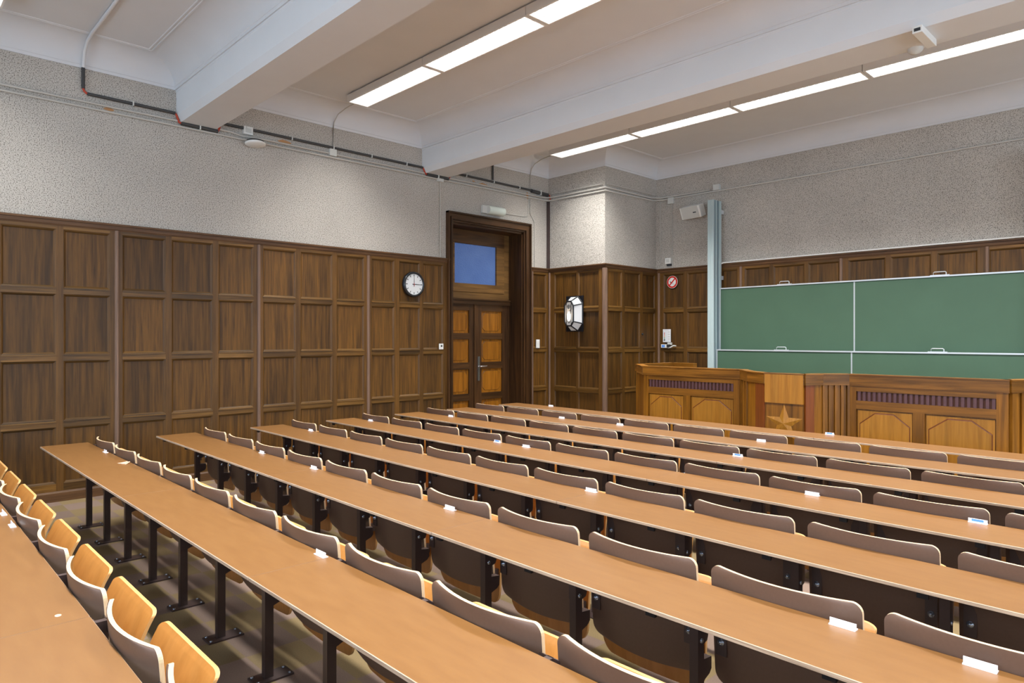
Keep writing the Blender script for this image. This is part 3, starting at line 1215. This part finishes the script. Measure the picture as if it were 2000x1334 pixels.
def seg(i):
    p, q = Vector(Pp[i]), Vector(Pp[i + 1])
    e = (q - p).normalized()
    n = Vector((e.y, -e.x))     # towards the audience
    Ls = (q - p).length
    return (lambda u, d, z: (p.x + e.x * u + n.x * d, p.y + e.y * u + n.y * d, z)), Ls


core = MB()
band = MB()
for i in range(len(Pp) - 1):
    T, Ls = seg(i)
    core.box((0, -0.05, 0), (Ls, 0, ZP - 0.02), M['pod'], random.random(), T)
    tn = random.random()
    for (d, z0, z1) in ((0.030, ZP - 0.105, ZP - 0.012), (0.038, ZP - 0.012, ZP), (0.034, ZP - .118, ZP - .105)):
        e = d * .3
        band.box((-e, -0.06, z0), (Ls + e, d, z1), M['podh'], tn, T)
# back-turning left wing
wing = [((-5.711, 7.985), (-5.715, 8.86)), ((-5.715, 8.86), (-5.33, 8.81))]
for (p, q) in wing:
    p, q = Vector(p), Vector(q)
    e = (q - p).normalized()
    n = Vector((e.y, -e.x))
    T = lambda u, d, z, p=p, e=e, n=n: (p.x + e.x * u + n.x * d, p.y + e.y * u + n.y * d, z)
    Ls = (q - p).length
    core.box((0, -0.05, 0), (Ls, 0.0, ZP - 0.02), M['pod'], 0.3, T)
    band.box((-.01, -0.06, ZP - 0.10), (Ls + .01, 0.025, ZP), M['podh'], 0.4, T)
PD(core, 'body')
tag(PD(band, 'top_moulding'), 'wide moulded oak band along the top edge')
desk_in = MB()
desk_in.box((-5.25, 7.60, 0.98), (-3.98, 8.1, 1.01), M['podh'])
PD(desk_in, 'inner_shelf')


def fielded(i, ctr):
    """panelled front: stiles, grille strip and two octagon fields"""
    T, Ls = seg(i)
    s0, m0, m1, s1 = ctr
    f = MB()
    f.box((0, 0, 0), (s0, .022, ZP - .118), M['pod'], random.random(), T)
    f.box((s1, 0, 0), (Ls, .022, ZP - .118), M['pod'], random.random(), T)
    zg1, zg0, zr = ZP - .175, ZP - .27, ZP - .355
    f.box((s0, 0, zg1), (s1, .020, ZP - .118), M['podh'], random.random(), T)
    f.box((s0, 0, zr), (s1, .022, zg0), M['podh'], random.random(), T)
    f.box((s0, 0, 0), (s1, .022, 0.14), M['podh'], random.random(), T)
    f.box((m0, 0, .14), (m1, .022, zr), M['pod'], random.random(), T)
    fr = PD(f, 'front_frame')
    g_ = MB()
    g_.box((s0, -.001, zg0), (s1, .002, zg1), M['slatb'], .5, T)
    n = 25
    w = (s1 - s0) / n
    for k in range(n):
        g_.box((s0 + w * (k + .3), .002, zg0), (s0 + w * (k + .85), .013, zg1), M['slat'], .5, T)
    tag(PD(g_, 'grille'), 'strip of dark purple slats')
    for (a, c) in ((s0, m0), (m1, s1)):
        p = MB()
        a2, c2, z0, z1 = a + .012, c - .012, .152, zr - .012
        p.box((a2, 0, z0), (c2, .008, z1), M['podp'], random.random(), T)
        hw, hh = (c2 - a2) / 2 - .025, (z1 - z0) / 2 - .03
        um, zm = (a2 + c2) / 2, (z0 + z1) / 2
        cx, cz = hw * .62, 0.11
        oc = [(-hw, -hh + cz), (-hw + cx, -hh), (hw - cx, -hh), (hw, -hh + cz), (hw, hh - cz), (hw - cx, hh), (-hw + cx, hh), (-hw, hh - cz)]
        p.face([T(um + u, .0125, zm + v) for u, v in oc], M['podp'], random.random())
        for j in range(8):
            u, v = oc[j], oc[(j + 1) % 8]
            k_ = 1.02
            p.face([T(um + u[0] * k_, .008, zm + u[1] * k_), T(um + v[0] * k_, .008, zm + v[1] * k_), T(um + v[0], .0125, zm + v[1]), T(um + u[0], .0125, zm + u[1])], M['podr'], 0.2)
            # dark incised line round the field
            k2 = 1.035
            p.face([T(um + u[0] * k2, .0083, zm + u[1] * k2), T(um + v[0] * k2, .0083, zm + v[1] * k2), T(um + v[0] * k_, .0083, zm + v[1] * k_), T(um + u[0] * k_, .0083, zm + u[1] * k_)], M['podr'], 0.0)
        PD(p, 'octagon_panel')


T, LsA = seg(1)
fielded(1, (0.075, 0.60, 0.70, LsA - 0.10))
T, LsB = seg(7)
fielded(7, (0.075, 0.60, 0.70, LsB - 0.09))


def fluted(i, u0, u1, n):
    T, Ls = seg(i)
    f = MB()
    w = (u1 - u0) / n
    for k in range(n):
        a = u0 + w * k
        d = [0.03, 0.012, 0.026, 0.008][k % 4]
        f.box((a, 0, 0), (a + w * .82, d, ZP - .118), M['pod'], random.random(), T)
    PD(f, 'fluted_pilaster')


T, L2 = seg(2)
fluted(2, 0.0, L2, 5)
T, L3 = seg(3)
fl = MB()
fl.box((0, 0, 0), (L3 * .48, .016, ZP - .118), M['pod'], .8, T)
fl.box((L3 * .5, 0, 0), (L3, .024, ZP - .118), M['podr'], .5, T)
PD(fl, 'pilaster')
T, L5 = seg(5)
fl = MB()
fl.box((0, 0, 0), (L5 * .48, .024, ZP - .118), M['podr'], .5, T)
fl.box((L5 * .5, 0, 0), (L5, .016, ZP - .118), M['pod'], .8, T)
PD(fl, 'pilaster')
T, L6 = seg(6)
fluted(6, 0.0, L6, 9)
T, L8 = seg(8)
fluted(8, 0.0, L8, 9)
# centre bay: plain field over a faceted star
T, L4 = seg(4)
c4 = MB()
c4.box((0.0, 0, ZP - .315), (L4, .036, ZP - .004), M['podp'], .6, T)
c4.box((0.0, 0, 0.1), (L4, .018, ZP - .315), M['pod'], .2, T)
PD(c4, 'centre_panel')
sm = MB()
R1, R2 = L4 * .50, L4 * .20
uc, zc_ = L4 / 2, ZP - .325 - R1 * 1.0
pts = []
for k in range(10):
    a = PI / 2 + k * PI / 5
    r = R1 if k % 2 == 0 else R2
    pts.append((uc + r * math.cos(a), zc_ + r * math.sin(a)))
for k in range(10):
    p, q = pts[k], pts[(k + 1) % 10]
    sm.face([T(p[0], .019, p[1]), T(q[0], .019, q[1]), T(uc, .042, zc_)], M['podp'], .15 + .5 * (k % 2))
tag(PD(sm, 'star_relief'), 'carved five-pointed wooden star')

# ------------------------------------------------------------ wall fittings
# clock on the left wall
ck = empty('wall_clock', (XL + 0.02, 5.685, 2.385))
tag(ck, 'round black-rimmed wall clock with white dial showing three o\'clock', 'clock')
b = MB()
b.lathe([(0.0, 0.0), (0.178, 0.0), (0.182, 0.02), (0.178, 0.05), (0.165, 0.058), (0.150, 0.052), (0.148, 0.040)], M['clockr'], axis='x', n=40)
b.build('rim', ck)
b = MB()
b.lathe([(0.149, 0.042), (0.0, 0.042)], M['clockf'], axis='x', n=40, smooth=False)
for k in range(12):
    a = k * PI / 6
    c, s = math.sin(a), math.cos(a)
    r0, r1, w = .112, .140, .005 if k % 3 else .006
    q = [(r0, -w), (r1, -w), (r1, w), (r0, w)]
    b.face([(0.043, r * c + t * s, r * s - t * c) for r, t in q], M['signk'])
b.build('dial', ck)
b = MB()
b.face([(0.045, -.005, -.03), (0.045, .005, -.03), (0.045, .003, .118), (0.045, -.003, .118)], M['signk'])
b.build('minute_hand', ck)
b = MB()
b.face([(0.046, -.03, -.006), (0.046, .105, -.005), (0.046, .105, .003), (0.046, -.03, .006)], M['signk'])
b.build('hour_hand', ck)
b = MB()
b.box((.047, -.0015, -.035), (.048, .0015, .03), M['signr'])
b.lathe([(0.006, .047), (0.006, .05), (0, .05)], M['signr'], axis='x', n=10)
b.build('second_hand', ck)

# switches and sockets
def plate(name, loc, w, h, label, cat, T=TL, dots=(), rock=0):
    b = MB()
    u, z = loc
    b.box((u - w / 2, .03, z - h / 2), (u + w / 2, .045, z + h / 2), M['wplast'], .5, T)
    o = b.build(name, None, 0.002)
    if rock:
        r = MB()
        for k in range(rock):
            zz = z + h / 2 - h * (k + .5) / rock
            r.box((u - w * .4, .045, zz - h / rock * .42), (u + w * .4, .05, zz + h / rock * .42), M['wplast'], .5, T)
        r.build('rocker', o, 0.001)
    for (du, dz, rr) in dots:
        d = MB()
        d.box((u + du - rr, .045, z + dz - rr), (u + du + rr, .052, z + dz + rr), M['signk'], .5, T)
        d.build('socket_hole', o)
    tag(o, label, cat)
    return o


plate('wall_socket', (6.19, 1.495), .075, .085, 'small white wall socket with dark hole on the panelling left of the door', 'socket', TL, ((0, .008, .012),))
plate('light_switch', (8.245, 1.522), .08, .145, 'white double light switch on the narrow panel right of the door', 'switch', TL, (), 2)

# emergency light over the door
b = MB()
b.box((XL, 7.0, 3.575), (XL + .05, 7.33, 3.70), M['gplast'])
el = b.build('emergency_light', None, .006)
b = MB()
rows_ = []
for yy in (7.09, 7.43):
    rows_.append([(XL + .05 + .075 * math.sin(a * PI / 10), yy, 3.635 - .07 * math.cos(a * PI / 10)) for a in range(11)])
b.grid(rows_, M['elight'])
b.face(rows_[0], M['gplast'])
b.face(rows_[1], M['wplast'])
b.build('lens', el)
tag(el, 'white emergency light with ribbed clear lens above the door frame', 'light')

# conduits
def conduit(name, path, r, mat, label, T=None, clips=None):
    b = MB()
    b.tube(path, r, mat, n=8)
    if clips:
        for (p, sx) in clips:
            x, y_, z = p
            b.box((x - .012, y_ - .012, z - r - .012), (x + .004 + r, y_ + .012, z + r + .012), M['gplast'])
    if mat is M['pvc'] and abs(path[0][2] - path[-1][2]) < .1:
        (x, ya_, za_), (x2, yb_, zb_) = path[0], path[-1]
        n = max(1, int((yb_ - ya_) / .55))
        for k in range(n):
            f = (k + .5) / n
            yy, zz = ya_ + (yb_ - ya_) * f, za_ + (zb_ - za_) * f
            b.box((x - r * 1.3, yy - .006, zz - r * 1.35), (x + r * 1.35, yy + .006, zz + r * 1.35), M['gplast'])
    o = b.build(name)
    tag(o, label, 'conduit', 'conduits along the walls')
    return o


XC = XL + .022
conduit('conduit', [(XC, YB + .01, 4.025), (XC, 2.0, 4.022), (XC, 3.10, 4.025), (XC, 3.25, 4.00), (XC, 3.40, 4.015), (XC, 5.95, 4.01), (XC, 8.40, 4.015), (XC + .03, 8.47, 4.02), (XC + .1, PY - .022, 4.025), (PX - .1, PY - .022, 4.015), (PX + .022, PY - .022, 4.018), (PX + .022, 9.8, 4.025), (PX + .12, YF - .022, 4.03), (-5.72, YF - .022, 4.02)], .012, M['conduit'], 'upper thin pale conduit along the left wall, around the pier to the front wall')
conduit('conduit', [(XC, YB + .01, 3.972), (XC, 3.3, 3.965), (XC, 5.9, 3.968), (XC, 8.40, 3.972), (XC + .03, 8.50, 3.972), (XC + .1, PY - .022, 3.975), (PX + .022, PY - .022, 3.968), (PX + .022, 9.85, 3.985), (PX + .12, YF - .022, 3.99), (0.5, YF - .022, 3.985), (XR - .01, YF - .022, 3.985)], .012, M['conduit'], 'lower thin pale conduit along the left wall, pier and whole front wall')
conduit('conduit', [(XC + .06, PY - .02, 4.085), (PX - .03, PY - .02, 4.075)], .009, M['conduit'], 'short topmost pale conduit on the front face of the pier')
conduit('conduit', [(PX + .02, PY + .04, 4.078), (PX + .02, 9.9, 4.085)], .009, M['conduit'], 'short topmost pale conduit on the side face of the pier')
XK = XL + .03
conduit('dark_conduit', [(XK, 1.625, 4.36), (XK, 1.625, 4.15)], .017, M['pvc'], 'short vertical dark conduit dropping from the ceiling near the left edge')
conduit('dark_conduit', [(XK, 1.66, 4.105), (XK, 2.50, 4.10)], .017, M['pvc'], 'dark conduit on the left wall left of the nearest beam')
conduit('dark_conduit', [(XK, 2.56, 4.005), (XK, 2.96, 3.995)], .022, M['pvc'], 'dark conduit passing under the nearest beam')
conduit('dark_conduit', [(XK, 3.0, 4.10), (XK, 5.86, 4.085)], .017, M['pvc'], 'long dark conduit on the left wall between the two beams')
conduit('dark_conduit', [(XK, 5.93, 4.0), (XK, 6.33, 3.995)], .026, M['pvc'], 'dark conduit passing under the second beam')
conduit('dark_conduit', [(XK, 6.39, 4.105), (XK, 8.10, 4.092)], .017, M['pvc'], 'dark conduit on the left wall above the door')
conduit('dark_conduit', [(XK, 8.10, 4.085), (XK, 8.50, 4.07)], .032, M['pvc'], 'thick dark conduit ending at the pier corner')
conduit('dark_conduit', [(XK, 7.228, 4.36), (XK, 7.228, 4.13)], .016, M['pvc'], 'short vertical dark conduit from the ceiling above the door')
conduit('ceiling_conduit', [(XL + .04, 1.625, 4.36), (XL + .06, 1.625, 4.42), (XL + .12, 1.62, 4.50), (XL + .24, 1.62, ZC - .035), (XL + .4, 1.62, ZC - .018), (-5.5, 1.62, ZC - .018), (-3.0, 1.62, ZC - .018)], .016, M['white'], 'white painted conduit running up the cove and across the ceiling')
RED = [([(XK, 1.625, 4.15), (XK, 1.635, 4.125), (XK, 1.66, 4.105)], 'red bend between the two dark conduits left of the nearest beam'), ([(XK, 2.50, 4.10), (XK, 2.515, 4.08), (XK, 2.54, 4.01), (XK, 2.56, 4.005)], 'red bend at the near side of the nearest beam'),
       ([(XK, 2.96, 3.995), (XK, 2.975, 4.03), (XK, 3.0, 4.10)], 'red bend at the far side of the nearest beam'), ([(XK, 5.86, 4.085), (XK, 5.88, 4.06), (XK, 5.905, 4.01), (XK, 5.93, 4.0)], 'red bend at the near side of the second beam'),
       ([(XK, 6.33, 3.995), (XK, 6.36, 4.03), (XK, 6.39, 4.105)], 'red bend at the far side of the second beam'), ([(XK + .02, 8.52, 4.07), (XK + .03, 8.525, 4.02), (XK + .03, 8.525, 3.985)], 'red sleeve at the pier corner')]
for pth, lb in RED:
    b = MB()
    b.tube(pth, .012, M['red'])
    tag(b.build('red_sleeve'), lb, 'conduit', 'red conduit bends')
# black vertical duct in the pier corner
b = MB()
b.box((XL + .002, PY - .05, 2.81), (XL + .035, PY - .002, 3.96), M['steel'])
tag(b.build('corner_duct'), 'dark vertical duct in the corner between left wall and pier', 'duct')

CL = [([(XC, 4.43, 4.04), (XC, 4.43, 4.33), (XL + .05, 4.43, 4.42), (XL + .15, 4.43, 4.50), (XL + .35, 4.43, 4.53), (-7.55, 4.43, 4.535), (-7.372, 4.43, 4.54)], 'thin pale cable from wall box up to the middle row of lights'),
      ([(XC, 8.083, 4.08), (XC, 8.083, 4.34), (XL + .05, 8.08, 4.44), (XL + .15, 8.05, 4.50), (XL + .35, 8.0, 4.53), (-7.45, 7.96, 4.535), (-7.302, 7.955, 4.54)], 'thin pale cable from wall up to the farthest row of lights'),
      ([(XC, 6.185, 3.96), (XC, 6.185, 2.81)], 'thin vertical pale cable left of the door frame'),
      ([(XL + .008, 8.06, 3.97), (XL + .008, 8.055, 3.72), (XL + .008, 8.03, 3.67), (XL + .008, 7.98, 3.64), (XL + .008, 7.44, 3.63)], 'thin cable from the conduits to the emergency light'),
      ([(XL + .008, 8.09, 3.96), (XL + .008, 8.09, 3.70), (XL + .008, 8.17, 3.61), (XL + .008, 8.195, 3.57), (XL + .008, 8.20, 2.81)], 'thin cable dropping beside the right edge of the door frame'),
      ([(-6.678, YF - .012, 3.97), (-6.678, YF - .012, 2.87)], 'thin vertical pale cable on the front wall beside the pier'),
      ([(-6.445, YF - .012, 3.90), (-6.43, YF - .012, 2.81)], 'thin vertical pale cable on the front wall left of the loudspeaker')]
for pth, lb in CL:
    b = MB()
    b.tube(pth, .007, M['conduit'], n=6)
    tag(b.build('cable'), lb, 'cable', 'thin cables on the walls')

def small_box(name, T, u0, u1, z0, z1, d, label, cat, mat='gplast', inner=None):
    b = MB()
    b.box((u0, 0.0, z0), (u1, d, z1), M[mat], .5, T)
    o = b.build(name, None, .004)
    tag(o, label, cat)
    if inner:
        c = MB()
        (a0, a1, c0, c1, mt) = inner
        c.box((a0, d, c0), (a1, d + .004, c1), M[mt], .5, T)
        c.build('cover', o)
    return o


small_box('junction_box', TL, 4.375, 4.475, 3.985, 4.075, .045, 'white junction box on the left wall below the cable to the middle lights', 'junction box')
small_box('junction_box', TL, 6.135, 6.235, 3.93, 4.0, .045, 'grey junction box under the second beam', 'junction box')
small_box('junction_box', TF, -6.51, -6.40, 3.905, 4.01, .045, 'grey junction box on the front wall above the thin cable near the pier', 'junction box')
small_box('junction_box', TF, -5.65, -5.54, 4.0, 4.09, .06, 'grey junction box on the front wall above the chalkboard post', 'junction box')
small_box('thermostat', TL, 3.255, 3.365, 4.03, 4.125, .05, 'small white control box with dark window on the left wall beside the nearest beam', 'control box', 'wplast', (3.275, 3.345, 4.05, 4.10, 'gplast'))
o = small_box('wall_socket', TF, -6.565, -6.455, 2.885, 2.985, .04, 'white wall socket on the plaster just above the front panelling', 'socket', 'wplast', (-6.54, -6.48, 2.91, 2.965, 'gplast'))
b = MB()
b.box((-6.535, .0, 2.85), (-6.455, .03, 2.88), M['signk'], .5, TF)
b.build('plug', o)
TFp = lambda u, d, z: (u, YF - .035 - d, z)

# wireless access point on the left wall
b = MB()
b.lathe([(0.0, 0.004), (0.10, 0.006), (0.118, 0.016), (0.116, 0.030), (0.10, 0.040), (0.0, 0.040)], M['wplast'], axis='x', n=28)
ap = b.build('wireless_access_point')
ap.location = (XL + .02, 3.35, 3.872)
ap.rotation_euler = (math.radians(3), math.radians(86), 0)
c = MB()
c.lathe([(0.0, -0.006), (0.10, -0.006), (0.104, 0.006)], M['signk'], axis='x', n=28)
c.box((-.03, -.02, -.02), (-.006, .02, .02), M['signk'])
c.build('mount', ap)
ap.location = (XL + .145, 3.35, 3.93)
tag(ap, 'flat white round access point on the left wall right of the nearest beam', 'access point')

# exposed plaster patches around the pipes
for q, (yy, zz, w, h) in enumerate([(1.86, 4.0, .05, .018), (3.78, 4.045, .09, .02), (7.05, 4.03, .10, .018), (6.85, 4.05, .03, .01), (8.03, 4.0, .03, .05)]):
    b = MB()
    n = 10
    b.face([(XL + .002, yy + w * math.cos(2 * PI * k / n) * (1 + .3 * math.sin(3.1 * k)), zz + h * math.sin(2 * PI * k / n) * (1 + .3 * math.cos(2.3 * k))) for k in range(n)], M['orange'])
    o = b.build('plaster_patch', bpy.data.objects['wall_left'])

# wall lantern on the pier
lan = empty('wall_lantern', (-7.37, PY - .032, 2.02))
tag(lan, 'lit octagonal wall lantern with white glass and black iron scrollwork on the pier', 'lantern')
W2, H2 = .185, .295
b = MB()
b.box((-W2, -.012, -H2), (W2, 0, H2), M['iron'])
b.build('back_plate', lan)


def octo(w, h, c, cz):
    return [(-w, -h + cz), (-w + c, -h), (w - c, -h), (w, -h + cz), (w, h - cz), (w - c, h), (-w + c, h), (-w, h - cz)]


outer = octo(W2 * .96, H2 * .96, .10, .12)
inner = octo(.092, .20, .05, .07)
DD = -.15
gl = MB()
br = MB()
for j in range(8):
    a, c = outer[j], outer[(j + 1) % 8]
    a2, c2 = inner[j], inner[(j + 1) % 8]
    gl.face([(a[0], -.014, a[1]), (c[0], -.014, c[1]), (c2[0], DD, c2[1]), (a2[0], DD, a2[1])], M['lampg'])
    br.tube([(a[0], -.016, a[1]), (a2[0], DD - .002, a2[1])], .011, M['iron'], n=6)
    br.tube([(a[0], -.018, a[1]), (c[0], -.018, c[1])], .011, M['iron'], n=6)
    br.tube([(a2[0], DD, a2[1]), (c2[0], DD, c2[1])], .014, M['iron'], n=6)
tag(gl.build('side_glass', lan), 'white opal glass facets')
g2 = MB()
g2.face([(u, DD + .002, v) for u, v in inner], M['lampg'])
tag(g2.build('front_glass', lan), 'front glass behind the scrollwork')
br.build('iron_frame', lan)
sc = MB()
for s in (1, -1):
    sp = []
    for k in range(26):
        a = k / 25 * 3.6 * PI
        r = .006 + .030 * k / 25
        sp.append((r * math.cos(a) * s, DD - .006, s * .115 + r * math.sin(a)))
    sc.tube(sp, .005, M['iron'], n=5)
    sc.tube([(.045 * s, DD - .006, s * .15), (.04 * s, DD - .006, s * .06), (-.02 * s, DD - .006, s * .02), (-.04 * s, DD - .006, -s * .05)], .005, M['iron'], n=5)
for s in (-1, 1):
    sc.tube([(s * .05, DD - .006, .17), (s * .05, DD - .006, -.17)], .004, M['iron'], n=5)
sc.build('scrollwork', lan)
bl = MB()
bl.lathe([(0.0, -.12), (.022, -.10), (.03, -.05), (.026, 0.0), (.01, .04), (0, .05)], M['lamph'], (0, DD - .004, -.01), n=14)
tag(bl.build('bulb', lan), 'glowing bulb')
pd_ = bpy.data.lights.new('bulb_light', 'POINT')
pd_.energy = 0.7
pd_.color = (1, .72, .45)
pd_.shadow_soft_size = .06
po = bpy.data.objects.new('bulb_light', pd_)
po.location = (0, DD - .10, 0)
COL.objects.link(po)
po.parent = lan

# no-smoking sign
sg = empty('no_smoking_sign', (-6.422, YF - .034, 2.57))
tag(sg, 'round red and white no-smoking sign on the front panelling', 'sign')
b = MB()
b.lathe([(0.105, 0), (0.105, -.004), (0, -.004)], M['signw'], axis='y', n=36, smooth=False)
b.build('disc', sg)
b = MB()
b.lathe([(0.100, -.0045), (0.100, -.006), (0.074, -.006), (0.074, -.0045)], M['signr'], axis='y', n=36, smooth=False)
c45 = math.cos(PI / 4)
w = .0105
q = [(-.08, -w), (.08, -w), (.08, w), (-.08, w)]
b.face([((u - v) * c45, -.0072, (u + v) * c45) for u, v in q], M['signr'])
tag(b.build('prohibition_ring', sg), 'red ring with diagonal bar')
b = MB()
q = [(-.05, -.009), (-.022, -.009), (-.022, .009), (-.05, .009)]
b.face([((u) * .9 + .0, -.0055, -u * .9 * .6 + v - .02) for u, v in q], M['signk'])
q = [(-.02, -.009), (.05, -.009), (.05, .009), (-.02, .009)]
for (u0, v0), (u1, v1) in zip(q, q[1:] + q[:1]):
    b.tube([(u0 * .9, -.0055, -u0 * .54 + v0 - .02), (u1 * .9, -.0055, -u1 * .54 + v1 - .02)], .0012, M['signk'], n=4)
b.tube([(-.045, -.0055, .035), (-.05, -.0055, .045), (-.04, -.0055, .055)], .0015, M['signk'], n=4)
b.build('cigarette_symbol', sg)

# thermometer notice below it
nt_ = empty('paper_notice', (-6.53, YF - .034, 1.66))
tag(nt_, 'small white notice with a coloured thermometer graphic on the front panelling', 'notice')
b = MB()
b.box((-.078, -.002, -.11), (.078, 0, .11), M['paper'])
b.build('sheet', nt_)
b = MB()
for k, mt in enumerate(['signr', 'signr', 'porange', 'porange', 'pgreen', 'pgreen']):
    z = .055 - k * .02
    b.box((-.052, -.004, z - .018), (-.040, -.002, z), M[mt])
b.lathe([(.013, -.002), (.013, -.0045), (0, -.0045)], M['signk'], (-.046, 0, -.075), axis='y', n=14)
b.build('thermometer_graphic', nt_)
b = MB()
b.box((-.045, -.0026, .088), (.04, -.002, .094), M['gplast'])
for k in range(7):
    z = .062 - .02 * k
    b.box((-.025, -.0026, z), (.0, -.002, z + .003), M['gplast'])
    if k % 2 == 0:
        b.box((.02, -.0026, z - .008), (.062, -.002, z + .008), M['gplast'])
b.build('text_lines', nt_)

# thermometer device with plug on the rail
dv = empty('sensor_display', (-6.57, YF - .036, 1.482))
tag(dv, 'small white sensor with blue display on the panelling below the notice', 'sensor')
b = MB()
b.box((-.058, -.03, -.03), (.058, 0, .03), M['wplast'])
b.build('case', dv, .004)
b = MB()
b.box((-.04, -.032, -.02), (.02, -.03, .02), M['bluelab'])
b.build('display', dv)
wv = MB()
wv.box((-6.50, .0, 1.50), (-6.42, .03, 1.545), M['gplast'], .5, TFp)
o = wv.build('wall_socket', None, .003)
tag(o, 'grey wall socket with black plug right of the blue sensor display', 'socket')
b = MB()
b.box((-6.49, .03, 1.465), (-6.44, .07, 1.51), M['signk'], .5, TFp)
b.tube([TFp(-6.51, .02, 1.47), TFp(-6.47, .05, 1.455), TFp(-6.42, .06, 1.46), TFp(-6.38, .03, 1.49), TFp(-6.335, .02, 1.485)], .012, M['gplast'])
b.build('plug', o)

# loudspeaker beside the post
sp_ = empty('loudspeaker', (-5.96, YF - .15, 3.69))
sp_.rotation_euler = (math.radians(22), 0, math.radians(-8))
tag(sp_, 'pale grey box loudspeaker on the front wall beside the chalkboard post', 'loudspeaker')
b = MB()
b.box((-.20, -.07, -.10), (.20, .06, .10), M['wplast'])
b.build('cabinet', sp_, .008)
b = MB()
b.box((-.165, -.076, -.095), (.165, -.07, .095), M['gplast'])
b.build('grille', sp_)
b = MB()
b.box((.06, -.079, -.012), (.12, -.076, .004), M['signk'])
b.build('badge', sp_)
b = MB()
b.box((.02, .06, -.03), (.10, .12, .03), M['signk'])
b.build('bracket', sp_)

# projection-screen batten on top of the front panelling
b = MB()
b.box((-5.47, .04, 2.812), (XR - .3, .062, 2.828), M['wplast'], .5, TF)
b.tube([TF(-5.46, .07, 2.815), TF(-5.50, .09, 2.80), TF(-5.505, .10, 2.70), TF(-5.49, .10, 2.63)], .012, M['wplast'])
tag(b.build('white_trunking'), 'thin white cable trunking lying on the front panelling cap', 'trunking')

# black knob on the pier panel (cupboard latch)
b = MB()
b.lathe([(0.006, .02), (.01, .04), (.02, .05), (.016, .06), (0, .062)], M['signk'], (PX, 9.50, 1.685), axis='x', n=12)
tag(b.build('black_knob'), 'small black knob on the side face of the pier panelling', 'knob')

# bracket with dome sensor under the second beam
pj = empty('beam_sensor', (-1.6, 6.03, 4.015))
tag(pj, 'white oblong sensor housing fixed under the second beam', 'sensor')
b = MB()
b.box((-.035, -.19, -.055), (.035, .19, 0), M['wplast'])
b.build('housing', pj, .004)
b = MB()
b.box((-.022, -.1925, -.042), (.022, -.19, -.018), M['signk'])
b.build('connector', pj)
b = MB()
b.lathe([(0.06, 0.0), (0.055, -.02), (0.035, -.042), (0.0, -.05)], M['gplast'], n=20)
o = b.build('dome_sensor', loc=(-1.74, 6.30, 4.018))
tag(o, 'small grey dome sensor under the second beam beside the oblong housing', 'sensor')
